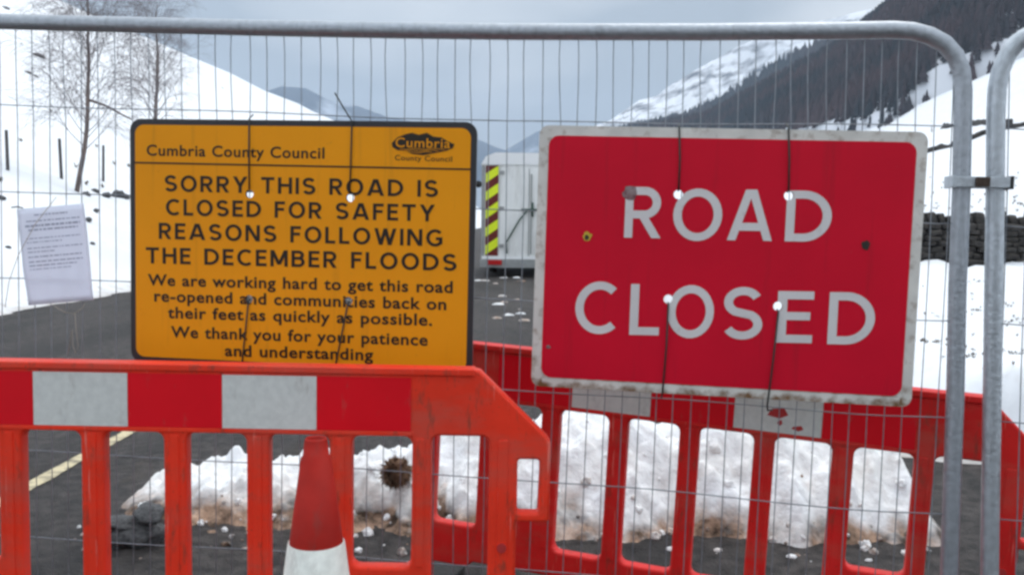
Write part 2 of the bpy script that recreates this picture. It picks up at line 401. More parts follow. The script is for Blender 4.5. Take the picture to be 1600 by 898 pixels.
P5 = hill('valley_head', [(0, 640, 262, 3400, 640, 190, 3900), (.3, 740, 262, 3400, 735, 212, 3900), (.5, 790, 262, 3400, 788, 236, 3900), (.62, 830, 262, 3300, 838, 206, 3800), (.75, 880, 262, 3300, 880, 196, 3800), (.9, 980, 262, 3300, 960, 205, 3800), (1, 1050, 262, 3300, 1040, 230, 3800)],
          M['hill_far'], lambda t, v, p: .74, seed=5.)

# woods on the hill: conifers and larches, far off, read as one mass
def conifer(V, F, p, h, r, A, tone):
    for k, (z0, z1, rr) in enumerate(((.08, .55, 1.), (.32, .78, .75), (.58, 1.0, .48))):
        b = len(V); n_ = 6; a0 = random.random() * 6
        for i in range(n_):
            a = a0 + i * 2 * math.pi / n_; q = rr * r * random.uniform(.75, 1.2)
            V.append((p.x + q * math.cos(a), p.y + q * math.sin(a), p.z + h * (z0 + random.uniform(-.04, .04))))
        V.append((p.x + random.uniform(-.1, .1) * r, p.y, p.z + h * z1)); A.extend([tone] * (n_ + 1))
        for i in range(n_): F.append((b + i, b + (i + 1) % n_, b + n_))
def woods(name, P, count, keep, hrange, mt, label):
    V = []; F = []; A = []; nu = len(P) - 1; c = 0; tries = 0
    while c < count and tries < count * 6:
        tries += 1
        i = random.random() * nu * (.8 if nu == 70 and P is P1 else 1); j = random.random() * 22
        i0, j0 = int(i), int(j)
        p = P[i0][j0].lerp(P[min(i0 + 1, nu)][j0], i - i0).lerp(P[i0][j0 + 1].lerp(P[min(i0 + 1, nu)][j0 + 1], i - i0), j - j0)
        q = keep(i / nu, j / 22, p)
        if random.random() > q: continue
        h = random.uniform(*hrange) * min(1., p.y / 900 + .08)
        patch = fbm(p.x * .012, p.y * .008 + p.z * .02, 9., 2)
        tone = min(1, max(0, .45 + 1.1 * patch + random.uniform(-.3, .3)))
        conifer(V, F, p - Vector((0, 0, .6)), h, h * random.uniform(.19, .32), A, tone); c += 1
    o = stuff(pyd(name, V, F, mt)); set_attr(o.data, 'rock', A); o['label'] = label
    return o
M['woodA'] = attr_mix(mat('conifer_and_larch', (.024, .030, .036), .9, spec=.1), 'rock', (.066, .046, .050))
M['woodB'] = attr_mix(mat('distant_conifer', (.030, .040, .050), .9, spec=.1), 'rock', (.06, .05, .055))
def keepA(t, v, p):
    gap = fbm(p.x * .02, p.z * .05, 21., 3)
    q = 1.0 if gap < .42 else .2
    if v < .10: q *= .3 + 7 * v
    return q
woods('larch_and_conifer_wood', P1, 11500, keepA, (11, 20), M['woodA'], 'dark conifer and brown larch wood covering the right hillside')
woods('ridge_conifer_wood', P2, 4200, lambda t, v, p: 1 if v < .97 else .5, (14, 22), M['woodB'], 'bluish conifer wood on the ridge behind the larches')

# snow pile dumped behind the fence
CREST = [(-2.3, 0), (-1.92, .02), (-1.80, .11), (-1.5, .16), (-1.22, .20), (-1.05, .185), (-.8, .175), (-.55, .27), (-.2, .38), (.1, .42), (.4, .46), (.62, .47), (.86, .42), (1.0, .47), (1.3, .50), (1.7, .50), (1.86, .42), (1.96, .2), (2.04, 0), (2.3, 0)]
def pile_z(X, Y):
    H = interp(CREST, X) * (1 + .16 * fbm(X * 2.2, 4.))
    f0 = 3.95 + .10 * fbm(X * 1.8, 2.) + .06 * fbm(X * 6, 7.)
    if X < -1.2: f0 += .12 * sstep(-1.2, -1.9, X)
    up_ = sstep(f0 - .02, f0 + .62, Y) ** .8; dn = 1 - sstep(4.72, 5.45, Y + .2 * fbm(X * 1.1, 6.))
    z = H * up_ * dn
    v3 = Vector((X * 3.4, Y * 3.4, .3))
    lump = (noise.voronoi(v3)[0][0]); lump2 = noise.voronoi(v3 * 2.7)[0][0]
    env = min(1, z / .12)
    z += env * (.13 * (.45 - lump) + .06 * (.4 - lump2) + .07 * fbm(X * 4, Y * 4, 5., 5))
    c1 = noise.voronoi(Vector((X * 9 + .7 * fbm(X * 3, Y * 3, 2.), Y * 9, z * 7)))[0]; c2 = noise.voronoi(Vector((X * 21, Y * 21, 4.)))[0]
    z += env * (.045 * min(.5, c1[1] - c1[0]) + .016 * min(.5, c2[1] - c2[0])) * (1.3 if X < -.2 else .8)
    return z - .035
nxp, nyp = 420, 150
V = []; D = []
for j in range(nyp + 1):
    for i in range(nxp + 1):
        X = -2.25 + 4.4 * i / nxp; Y = 3.7 + 1.75 * (j / nyp) ** 1.25
        z = pile_z(X, Y); V.append((X, Y, z))
        e = 1 - sstep(.01, max(.04, .13 + .13 * fbm(X * 2.6, 1.)), z)
        D.append(((.74 + .5 * fbm(X * 2.9, 8.)) * e + ((.40 + .30 * fbm(X * 5, Y * 5, 3.)) if X < -.3 else .10) * (1 - sstep(4.2, 4.5, Y))) * (1 - .5 * sstep(4.4, 4.6, Y)))
F = [(j * (nxp + 1) + i, j * (nxp + 1) + i + 1, (j + 1) * (nxp + 1) + i + 1, (j + 1) * (nxp + 1) + i) for j in range(nyp) for i in range(nxp)]
o = pyd('snow_pile', V, F, M['pile'], smooth=True); set_attr(o.data, 'dirt', D)
tag(o, 'long lumpy pile of dirty ploughed snow lying behind the mesh fence', 'snow pile')

# ------------------------------------------------------------------ stones, tufts, posts on the slopes
def rock_mesh(name, seed, sub=3, rough=.28, flat=1.):
    bm = bmesh.new(); bmesh.ops.create_icosphere(bm, subdivisions=sub, radius=1)
    for v in bm.verts:
        c = v.co.copy(); s = 1 + rough * fbm(c.x * 1.3 + seed, c.y * 1.3, c.z * 1.3, 3) * 1.6
        v.co = c * s; v.co.z *= flat
    me = bpy.data.meshes.new(name); bm.to_mesh(me); bm.free()
    for p in me.polygons: p.use_smooth = True
    return me
RM = [rock_mesh('rock', 3.7 * k, 3, .22, .8) for k in range(4)]
for r_ in RM: r_.materials.append(M['rock'])
def rock(name, p, sx, sy, sz, k, rz=0.):
    o = link(bpy.data.objects.new(name, RM[k])); o.location = p; o.scale = (sx, sy, sz); o.rotation_euler = (.2 * k, .1, rz); return o
for (px, py, sx, sy, sz, zc_, k, rz, lab) in ((216, 862, .115, .085, .072, .045, 1, .35, 'smooth grey stone at the left end of the dirty snow pile'), (182, 856, .080, .09, .050, .030, 3, 1.2, 'dark stone left of the smooth grey stone by the snow pile'),
        (232, 806, .070, .06, .035, .135, 2, -.5, 'dark flat stone lying behind the smooth grey stone on the snow'), (196, 812, .095, .07, .040, .085, 0, .5, 'low black stone between the left stone and the snow pile')):
    p = at(px, py, 3.9); tag(rock('boulder', (p.x, p.y, zc_), sx, sy, sz, k, rz), lab, 'stone')
for (px, py, s, lab) in ((138, 306, 9, 'dark rock in the snow at the foot of the larger birch'), (152, 301, 8, 'dark rock second from the larger birch along the bank top'), (168, 309, 11, 'dark rock mid-way between larger birch and yellow sign'),
                         (186, 307, 13, 'largest dark rock in the snow left of the yellow sign'), (197, 310, 10, 'dark rock touching the left edge of the yellow sign'), (141, 346, 9, 'dark rock in the bank just right of the paper notice top'),
                         (153, 331, 7, 'small rock in the snow between notice and yellow sign'), (6, 312, 9, 'dark rock at the left picture edge above the paper notice'), (148, 382, 6, 'small rock beside the right edge of the paper notice'), (17, 388, 6, 'small rock left of the paper notice')):
    p = ground_hit(px, py, 12); r_ = s * .62 / FPX * p.y
    tag(rock('bank_rock', p + Vector((0, -.1, r_ * .45)), r_ * 1.3, r_, r_ * .9, random.randrange(4), random.random() * 6), lab, 'rock', 'rocks in the snowy bank')
for (px, py, s, lab) in ((8, 13, 9, 'dark outcrop at the top left corner above the fence tube'), (60, 88, 13, 'largest dark outcrop on the white left hillside'), (42, 115, 9, 'left one of two low outcrops beside the birch crown'), (345, 138, 6, 'tiny outcrop on the hill edge above the yellow sign'), (54, 119, 7, 'right one of two low outcrops beside the birch crown')):
    p = ground_hit(px, py, 30); r_ = s * .5 / FPX * p.y
    tag(rock('hillside_crag', p, r_ * 1.5, r_ * 1.5, r_ * .7, random.randrange(4), random.random()), lab, 'rock', 'outcrops on the left hill')

def stem_post(px, y0, y1, lean, label):
    p = ground_hit(px, y1, 12); h = (y1 - y0) / FPX * p.y
    bm = bmesh.new(); a = .046
    bmesh.ops.create_cone(bm, cap_ends=True, segments=8, radius1=a, radius2=a * .9, depth=h + .3, matrix=Matrix.Translation((0, 0, h / 2 - .15)))
    for v in bm.verts:
        if v.co.z > h * .9: v.co.z += .05 * math.sin(5 * v.co.x + 2)
        v.co.x += .02 * math.sin(v.co.z * 3)
    o = obj('fence_post', bm, M['post']); o.location = p; o.rotation_euler = (0, R(lean), random.random())
    tag(o, label, 'post', 'wooden posts on the snowy bank')
stem_post(13, 207, 267, -1.5, 'leftmost dark wooden post on the snowy bank, at the picture edge')
stem_post(97, 220, 280, -2, 'dark wooden post on the snowy bank just left of the larger birch')
stem_post(162, 230, 285, 1, 'dark wooden post on the bank between larger birch and yellow sign')

# dry stone wall on the right, single stones
wr = empty('dry_stone_wall', Matrix.Translation((7.2, 21.6, .12)))
tag(wr, 'dark dry stone wall with upright coping stones behind the snow bank on the right', 'wall')
SM = []
for k in range(8):
    bm = bmesh.new(); bm_box(bm, -.5, .5, -.5, .5, -.5, .5)
    bmesh.ops.bevel(bm, geom=bm.edges[:], offset=.14, segments=1, affect='EDGES')
    for v in bm.verts: v.co += noise.noise_vector(v.co * 1.9 + Vector((k * 5, 0, 0))) * .12
    me = bpy.data.meshes.new('stone'); bm.to_mesh(me); bm.free(); me.materials.append(M['stone']); SM.append(me)
def stone(parent, x, y, z, sx, sy, sz, ry=0.):
    o = link(bpy.data.objects.new('stone', random.choice(SM)), parent); o.location = (x, y, z); o.scale = (sx, sy, sz)
    o.rotation_euler = (random.uniform(-.1, .1), ry + random.uniform(-.08, .08), random.uniform(-.1, .1) + random.choice((0, math.pi)))
zc = 0.
for c in range(10):
    hc = .15 * random.uniform(.85, 1.15); x = random.uniform(0, .2)
    while x < 7.2:
        L_ = random.uniform(.14, .42)
        stone(wr, x + L_ / 2, -.012 * (10 - c) + random.uniform(-.09, .05) - .02 * x, zc + hc / 2, L_ * 1.0, .40, hc * random.uniform(.85, 1.1), random.uniform(-.12, .12))
        x += L_
    zc += hc * .95
x = 0.
while x < 7.2:
    L_ = random.uniform(.10, .28); hh = random.uniform(.16, .46)
    stone(wr, x + L_ / 2, .0, zc + hh / 2 - .03, L_, .34, hh, random.uniform(-.25, .35)); x += L_ * random.uniform(1.0, 1.5)
box('wall_core', .1, 7.1, .0, .25, -.3, zc - .08, M['stone'], wr)

def field_wall(label, pts, h):
    V = []; F = []; n_ = 0
    P_ = [ground_hit(x, y, 30) for x, y in pts]
    tot = 60
    for i in range(tot + 1):
        t = i / tot * (len(P_) - 1); k = min(int(t), len(P_) - 2); p = P_[k].lerp(P_[k + 1], t - k)
        g_ = ground_z(p.x, p.y); hh = h * (1 + .3 * fbm(i * .7, 3.))
        V += [(p.x, p.y - .25, g_ - .5), (p.x, p.y - .2, g_ + hh), (p.x, p.y + .2, g_ + hh), (p.x, p.y + .25, g_ - .5)]
        if i:
            b = 4 * i
            for q in range(3): F.append((b - 4 + q, b + q, b + q + 1, b - 3 + q))
    F += [(0, 1, 2, 3), (4 * tot + 3, 4 * tot + 2, 4 * tot + 1, 4 * tot)]
    tag(pyd('field_wall', V, F, M['stone']), label, 'wall')
field_wall('dark field wall slanting up across the white right hillside', [(1400, 254), (1450, 240), (1500, 226), (1560, 206), (1700, 186)], .30)
field_wall('short broken field wall above the slanting wall, below the wood', [(1455, 193), (1475, 200), (1540, 199), (1580, 198)], .42)

def tufts(name, pts, label, size, mt):
    V = []; F = []
    for p in pts:
        p = Vector((p.x, p.y, ground_z(p.x, p.y) + .025))
        for k in range(9):
            a = random.random() * 6.28; l = size * random.uniform(.5, 1.2); b = len(V)
            d = Vector((math.cos(a) * .7, math.sin(a) * .7, random.uniform(.5, 1.2))).normalized() * l
            s = Vector((-math.sin(a), math.cos(a), 0)) * l * .16; c = p - Vector((0, 0, .03))
            V += [tuple(c - s), tuple(c + s), tuple(c + d + s * .4), tuple(c + d - s * .4)]; F.append((b, b + 1, b + 2, b + 3))
    return stuff(pyd(name, V, F, mt), label)
pts = []
for k in range(70):
    p = ground_hit(random.uniform(1440, 1640), random.choice((random.gauss(326, 5), random.uniform(270, 332))), 24); pts.append(p)
tufts('field_tussocks', pts, 'dark grass tussocks showing through snow in the field beyond the stone wall', .10, M['heather'])
pts = [ground_hit(random.uniform(1440, 1640), random.uniform(440, 600), 5.4) for k in range(14)]
for k in range(14):
    cx_, cy_ = random.uniform(1440, 1600), random.uniform(440, 600)
    pts += [ground_hit(cx_ + random.gauss(0, 9), cy_ + random.gauss(0, 2), 5.4) for _ in range(12)]
tufts('bank_tussocks', pts, 'dark grass tips and clods in the snow bank by the right barrier', .026, M['heather'])
pts = []
for k in range(30):
    x, y = random.uniform(0, 420), random.uniform(40, 300)
    p = ground_hit(x, y, 14)
    if p.y < 300: pts.append(p)
tufts('hill_tussocks', pts, 'faint grass tips scattered over the snowy left hillside', .16, M['heather'])

# snow scraps on the road by the trailer and crumbs before the pile
V = []; F = []; D = []
def scrap(p, r, h):
    b = len(V); n_ = 9; a0 = random.random() * 6; qs = [r * random.uniform(.55, 1.25) for _ in range(n_)]
    for f, z in ((1, .001), (.85, .55), (.5, .92)):
        for k in range(n_):
            a = a0 + k * 2 * math.pi / n_; q = qs[k] * f
            V.append((p.x + 1.4 * q * math.cos(a), p.y + q * math.sin(a), h * z * random.uniform(.8, 1.1) + .002))
    V.append((p.x, p.y, h))
    for m_ in range(2):
        for k in range(n_): F.append((b + m_ * n_ + k, b + m_ * n_ + (k + 1) % n_, b + (m_ + 1) * n_ + (k + 1) % n_, b + (m_ + 1) * n_ + k))
    F.extend((b + 2 * n_ + k, b + 2 * n_ + (k + 1) % n_, b + 3 * n_) for k in range(n_)); D.extend([random.choice((.1, .4, .65, .8))] * (3 * n_ + 1))
for k in range(20):
    p = at(random.uniform(740, 850), 432 + 70 * random.random() ** 1.4, 10); t = -CAM.z / (p.z - CAM.z)
    scrap(CAM + (p - CAM) * t, random.uniform(.02, .11), .03)
for k in range(25):
    X = random.uniform(-1.9, 1.95); r_ = .003 + .022 * random.random() ** 3; scrap(Vector((X, 3.95 - abs(random.gauss(0, .12)), 0)), r_, r_ * .8)
CL = []
for k in range(3):
    bm = bmesh.new(); bmesh.ops.create_icosphere(bm, subdivisions=2, radius=1)
    for v in bm.verts: v.co = v.co * (1 + .55 * noise.noise(v.co * 1.6 + Vector((k * 7, 0, 0)))) + noise.noise_vector(v.co * 4) * .12
    CL.append(([v.co.copy() for v in bm.verts], [[v.index for v in f.verts] for f in bm.faces])); bm.free()
def clod(p, r, dirt):
    vs_, fs_ = random.choice(CL); b = len(V); rot = Matrix.Rotation(random.random() * 6, 3, 'Z') @ Matrix.Rotation(random.random() * 6, 3, 'X')
    for c in vs_: V.append(tuple(p + rot @ c * r)); D.append(dirt * random.uniform(.7, 1.2))
    F.extend(tuple(b + i for i in f) for f in fs_)
for k in range(110):
    X = random.uniform(-1.95, 1.95); Y = 3.96 + random.gauss(.05, .10) + (.1 if X < -1.2 else 0); r_ = .005 + .022 * random.random() ** 2.5
    clod(Vector((X, Y, max(0, pile_z(X, Y)) + r_ * .3)), r_, random.choice((.2, .45, .6, .8)))
for k in range(60):
    X = random.uniform(-1.85, 1.9); Y = random.uniform(4.1, 4.7); r_ = .008 + .035 * random.random() ** 2
    clod(Vector((X, Y, max(0, pile_z(X, Y)) - r_ * .2)), r_, random.choice((.0, .05, .15)))
o = stuff(pyd('snow_scraps', V, F, M['pile'], smooth=False), 'loose clods and scraps of dirty snow on the road and pile'); set_attr(o.data, 'dirt', D)

# brown turf clump on the snow
p = at(619, 736, 4.22)
cl = empty('turf_clump', Matrix.Translation(p)); tag(cl, 'round bristly brown turf clump resting on the dirty snow pile', 'turf')
me = rock_mesh('soil_ball', 12., 3, .20, 1.0); me.materials.append(M['turf']); o = link(bpy.data.objects.new('soil_ball', me), cl); o.scale = (.052, .055, .060)
V = []; F = []
for k in range(3800):
    d = Vector((random.gauss(0, 1), random.gauss(0, 1), random.gauss(0, 1))).normalized(); s = d.orthogonal().normalized() * .0022
    a = d * .05; e = d * random.uniform(.060, .084) * (1 + .30 * noise.noise(d * 2.2)) + noise.noise_vector(d * 5) * .020 + Vector((0, 0, -.008)); b = len(V)
    V += [tuple(a - s), tuple(a + s), tuple(e)]; F.append((b, b + 1, b + 2))
o = pyd('bristles', V, F, M['turf'], cl); o['kind'] = 'stuff'

# ------------------------------------------------------------------ birch trees
def birch(px, py, top_py, label, nbr, lean, extra=None, seed=1, spread=1., thick=.0095):
    random.seed(seed)
    base = ground_hit(px, py, 12)
    H = (py - top_py) / FPX * base.y
    root = empty('birch_tree', Matrix.Translation(base)); tag(root, label, 'tree', None)
    V = []; F = []; tp = []; r0 = thick * H
    for k in range(13):
        t = k / 12
        tp.append(Vector((lean(t) * H + .01 * H * fbm(t * 4, seed), .02 * H * fbm(t * 3, seed + 9.), H * t - .2 * (k == 0))))
    tube_geo(tp, [r0 * (1 - .93 * k / 12) ** .85 + .004 for k in range(13)], 7, V, F)
    if extra:
        for e in extra: tube_geo([Vector(q) * H for q in e[0]], [e[1] * H, e[1] * H * .8, e[1] * H * .5], 5, V, F)
    pyd('trunk', V, F, M['bark'], root, True)
    V = []; F = []
    def branch(p, d, L, r, lev):
        n_ = 6; pts_ = [p]; q = p.copy(); dd = d.copy()
        for k in range(n_):
            dd = (dd + noise.noise_vector(q * 1.7 + Vector((lev * 3., seed, 0))) * .22 + Vector((0, 0, .10 if lev < 2 else -.12))).normalized()
            q = q + dd * L / n_; pts_.append(q.copy())
            if lev < 3 and k >= 1:
                for _ in range((2, 2, 2)[lev]):
                    if random.random() < .85:
                        a = random.uniform(0, 6.28); o1 = dd.orthogonal().normalized(); o2 = dd.cross(o1)
                        nd = (dd * .95 + (o1 * math.cos(a) + o2 * math.sin(a)) * random.uniform(.5, .9)).normalized()
                        branch(q.copy(), nd, L * random.uniform(.4, .62), r * .42, lev + 1)
        tube_geo(pts_, [max(r * (1 - .85 * k / n_), .0031) for k in range(n_ + 1)], 3, V, F, False)
    for k in range(nbr):
        t = .16 + .80 * (k + random.random() * .6) / nbr
        i = min(int(t * 12), 11); p = tp[i].lerp(tp[i + 1], t * 12 - i)
        a = k * 2.4 + random.random(); upz = .75 + .5 * t
        d = Vector((math.cos(a), math.sin(a) * .8, upz)).normalized()
        branch(p, d, H * spread * random.uniform(.2, .34) * (1.15 - .6 * t), r0 * .22 * (1.1 - .7 * t), 1)
    o = pyd('crown', V, F, M['twig'], root); return root
birch(118, 300, -95, 'larger bare birch with curved trunk rising past the fence top', 58,
      lambda t: .07 * math.sin(min(t, .5) * 3.1) - .01 * t, extra=[([(.055, 0, .36), (.12, 0, .34), (.225, 0, .285)], .006)], seed=3)
birch(243, 232, 10, 'smaller bare birch standing behind the top left of the yellow sign', 48,
      lambda t: .03 * t, seed=8, spread=1.25, thick=.016)
random.seed(21)

# ------------------------------------------------------------------ box trailer beyond the fence
TY = 23.6; ts = FPX / TY
def tx(px): return (px - 800) / ts
tr = empty('box_trailer', Matrix.Translation((tx(752), TY, 0)))
tag(tr, 'white box trailer with yellow and red chevron strip parked on the road', 'trailer')
Wt, Ht = 2.35, 3.12
prof = [(0, .32), (0, Ht - .28), (.10, Ht - .10), (.34, Ht), (Wt - .34, Ht), (Wt - .10, Ht - .10), (Wt, Ht - .28), (Wt, .32)]
V = [(x, y, z) for y in (0, 5.2) for x, z in prof]; n = len(prof)
F = [tuple(range(n)), tuple(range(2 * n - 1, n - 1, -1))] + [(i, i + n, (i + 1) % n + n, (i + 1) % n) for i in range(n)]
pyd('body', V, F, M['van'], tr)
prof2 = [(-.03, Ht - .27), (.08, Ht - .07), (.33, Ht + .03), (Wt - .33, Ht + .03), (Wt - .08, Ht - .07), (Wt + .03, Ht - .27)]
V = [(x, y, z) for y in (-.05, 5.25) for x, z in prof2]; n = len(prof2)
pyd('roof', V, [tuple(range(n)), tuple(range(2 * n - 1, n - 1, -1))] + [(i, i + n, (i + 1) % n + n, (i + 1) % n) for i in range(n)], M['vanroof'], tr)
box('corner_post', -.02, .06, -.03, .05, .34, Ht - .3, M['vangrey'], tr)
dr = box('rear_door', .46, Wt - .12, -.035, .0, .52, Ht - .34, M['van'], tr, .01)
box('door_seam', 1.18, 1.20, -.041, -.034, .54, Ht - .36, M['vangrey'], dr)
tube('handle', [(1.0, -.09, 1.72), (1.5, -.09, 1.72)], .025, M['cable'], dr); tube('handle', [(1.28, -.09, 1.55), (1.28, -.09, 1.9)], .03, M['cable'], dr)
tube('cable', [(1.17, -.08, 1.72), (.95, -.09, 1.45), (.72, -.08, 1.05), (.62, -.08, .88), (.64, -.08, .6)], .022, M['cable'], tr)
for zz_ in (.75, 1.7, 2.6): box('hinge', .44, .56, -.06, -.034, zz_, zz_ + .09, M['vangrey'], dr)
for xx_ in (.72, .97, 1.45, 1.72): box('panel_rib', xx_, xx_ + .018, -.043, -.034, .56, Ht - .38, M['vanroof'], dr)
box('lock_bar', 1.235, 1.265, -.075, -.045, .6, Ht - .5, M['vangrey'], dr)
box('bumper', -.04, Wt + .04, -.12, .02, .24, .46, M['vangrey'], tr, .02)
box('sill', 0, Wt, -.06, 0, .46, .53, M['vanroof'], tr)
tl = box('tail_light', .16, .52, -.16, -.12, .31, .44, M['tail'], tr, .015)
box('tail_light', Wt - .52, Wt - .16, -.16, -.12, .31, .44, M['tail'], tr, .015)
box('stripe_board', .09, .41, -.02, -.004, .54, Ht - .30, M['cred'], tr)
z0, z1 = .54, Ht - .30; st = (z1 - z0) / 5
for k in range(5):
    a = z0 + st * k + .02; hgt = st * .52
    zz = [(.092, a), (.408, a + .22), (.408, a + .22 + hgt), (.092, a + hgt)]
    zz = [(x, min(z, z1)) for x, z in zz]
    pyd('stripe', [(x, -.026, z) for x, z in zz], [(0, 1, 2, 3)], M['cyel'], tr)
for x in (.25, Wt - .25):
    bm = bmesh.new(); bmesh.ops.create_cone(bm, cap_ends=True, segments=24, radius1=.34, radius2=.34, depth=.2, matrix=Matrix.Translation((x, 2.6, .34)) @ Matrix.Rotation(R(90), 4, 'Y'))
    wh = obj('wheel', bm, M['rubber'], tr)
tube('mirror_knob', [(-.1, -.05, 2.35), (-.1, .05, 2.35)], .09, M['rubber'], tr, 8)

# ------------------------------------------------------------------ mesh fence panels
FN_T = .14                                   # the panel stands slightly askew, right end nearer
FC = Vector((0, 2.6, 1.2)); FU = Vector((1, -FN_T, 0)).normalized(); FNRM = Vector((FU.y, -FU.x, 0)); FNRM = Vector((-FN_T, -1, 0)).normalized()
def fp(px, py, off=0.): return hit(px, py, FC + FNRM * off, FNRM)
TOP = [(-700, 22), (-250, 27), (0, 34), (200, 39), (400, 44), (600, 47.5), (800, 50), (1100, 50.5), (1300, 48.5), (1395, 47)]
fence = empty('mesh_fence_panel', Matrix.Translation(fp(800, 1150) * 1))
fence.location.z = 0; fence.location = (0, 2.6, 0)
tag(fence, 'galvanised temporary mesh fence panel carrying both road signs', 'fence panel')
IM = Matrix.Translation(-Vector(fence.location))
def FP(px, py, off=0.): return IM @ fp(px, py, off)
pts = [FP(x, y) for x, y in TOP] + [FP(x, y) for x, y in ((1425, 49), (1452, 56), (1476, 69), (1493, 88), (1502, 112), (1505, 140))]
pp = [FP(x, y) for x, y in ((1504, 200), (1502, 300), (1496, 450), (1493, 600), (1488, 750), (1483, 900))]
foot = fp(1478, 1010); foot_z = foot.z
last = pp[-1] + (pp[-1] - pp[-2]).normalized() * ((pp[-1].z - .03) / abs((pp[-1] - pp[-2]).normalized().z))
tube('tube_frame', pts + pp + [last], .0228, M['galv'], fence, 18)
LX = -700
tube('post', [FP(LX, 22), FP(LX + 2, 500), FP(LX + 4, 1150)], .0235, M['galv'], fence, 12)
# horizontal wires follow the photographed rows; vertical wires are bent and uneven
def row(k, x):   # pixel row of horizontal wire k at column x
    a = interp([(-700, 148), (0, 163.5), (200, 170), (420, 177), (800, 190), (1300, 195), (1500, 197)], x)
    b = interp([(-700, 590), (0, 567), (400, 586), (793, 608), (1024, 622), (1360, 647), (1500, 653)], x)
    return a + (b - a) * k / 3
for k in range(7):
    ps = [FP(x, row(k, x) + 1.2 * math.sin(x * .013 + k), .003) for x in range(-690, 1500, 45)] + [FP(1497, row(k, 1497), .003)]
    tube('wire', ps, .0017, M['wire'], fence, 5)
x = -640.; idx = 0
while x < 1490:
    sp = 27.2 * (1 + (x - 800) * 7.9e-5)
    wob = random.uniform(-1, 1); ps = []
    topy = interp(TOP, min(x, 1395)) if x < 1400 else interp([(1395, 47), (1452, 57), (1493, 88), (1505, 140)], x)
    skew = -.030 * (x > 700) * min(1, (x - 700) / 150)
    for y in (topy, topy + 40, topy + 85, 190, 300, 400, 520, 610, 700, 780, 900, 1010, 1085):
        kink = 3.2 * wob * math.exp(-((y - topy - 60) / 45) ** 2) + 1.2 * noise.noise(Vector((x * .3, y * .006, 2.)))
        lean_ = -(y - 190) * (x - 640) / 29000. + (skew * max(0, y - 350) if 700 < x else -.012 * max(0, y - 190))
        ps.append(FP(x + kink + lean_, y, -.001))
    tube('wire', ps, .00145, M['wire'], fence, 5); idx += 1
    x += sp + random.uniform(-1.5, 1.5)

# second panel, turned towards the camera
p0 = fp(1551, 300)
fence2 = empty('mesh_fence_panel', Matrix.Translation((p0.x, p0.y, 0)))
tag(fence2, 'galvanised temporary mesh fence panel cut off by the right picture edge', 'fence panel')
n2 = Vector((-.30, -1, 0)).normalized()
def FP2(px, py, off=0.): return hit(px, py, p0 + n2 * off, n2) - Vector((p0.x, p0.y, 0))
pts = [FP2(x, y) for x, y in ((1545, 1000), (1546, 898), (1549, 700), (1552, 500), (1555, 300), (1556, 180), (1558, 140), (1563, 112), (1574, 86), (1590, 66), (1612, 52), (1640, 45), (1690, 42), (1900, 42))]
dv = (pts[0] - pts[1]).normalized(); b0 = pts[0] + dv * ((pts[0].z - .03) / -dv.z)
tube('tube_frame', [b0] + pts, .0228, M['galv2'], fence2, 18)
for k in range(7):
    y = 197 + (655 - 197) * k / 3
    tube('wire', [FP2(1556 - k, y + 2, .003), FP2(1700, y + 14, .003), FP2(1900, y + 30, .003)], .0017, M['wire'], fence2, 5)
for x in range(1578, 1880, 31):
    ty_ = interp([(1563, 112), (1574, 86), (1590, 66), (1612, 52), (1640, 45), (1690, 42)], x)
    tube('wire', [FP2(x, ty_), FP2(x - 4, 300), FP2(x - 14, 600), FP2(x - 22, 900), FP2(x - 26, 1080)], .0016, M['wire'], fence2, 5)
# coupler clamp joining the posts
a, b = fp(1503, 285), p0 + Vector((0, 0, 0)); b = hit(1555, 286, p0, n2)
cp = empty('fence_coupler', Matrix.Translation(a)); tag(cp, 'steel clamp with rusty bolt joining the two fence posts', 'clamp')
dirv = (b - a).normalized(); RM4 = dirv.to_track_quat('X', 'Z').to_matrix().to_4x4()
L_ = (b - a).length
def cbox(name, x0, x1, y0, y1, z0, z1, mt, bev=.002):
    o = box(name, x0, x1, y0, y1, z0, z1, mt, cp, bev); o.matrix_local = RM4; return o
cbox('front_plate', -.030, L_ + .026, -.034, -.026, -.014, .014, M['galv2'])
cbox('back_plate', -.030, L_ + .026, .026, .034, -.014, .014, M['galv2'])
cbox('end_cheek', -.034, -.0255, -.036, .036, -.016, .016, M['galv2'])
cbox('end_cheek', L_ + .0255, L_ + .034, -.036, .036, -.017, .017, M['tie'])
M['rusty'] = mat('rusty_bolt', (.06, .04, .03), .8, var=.3, vscale=90)
cbox('bolt', L_ / 2 - .019, L_ / 2 + .015, -.045, .04, -.012, .013, M['rusty'], .004)
o = box('foot', -.11, .11, -.3, .3, 0, .11, M['blackr'], fence, .015); o.location = (last.x, last.y, .006)

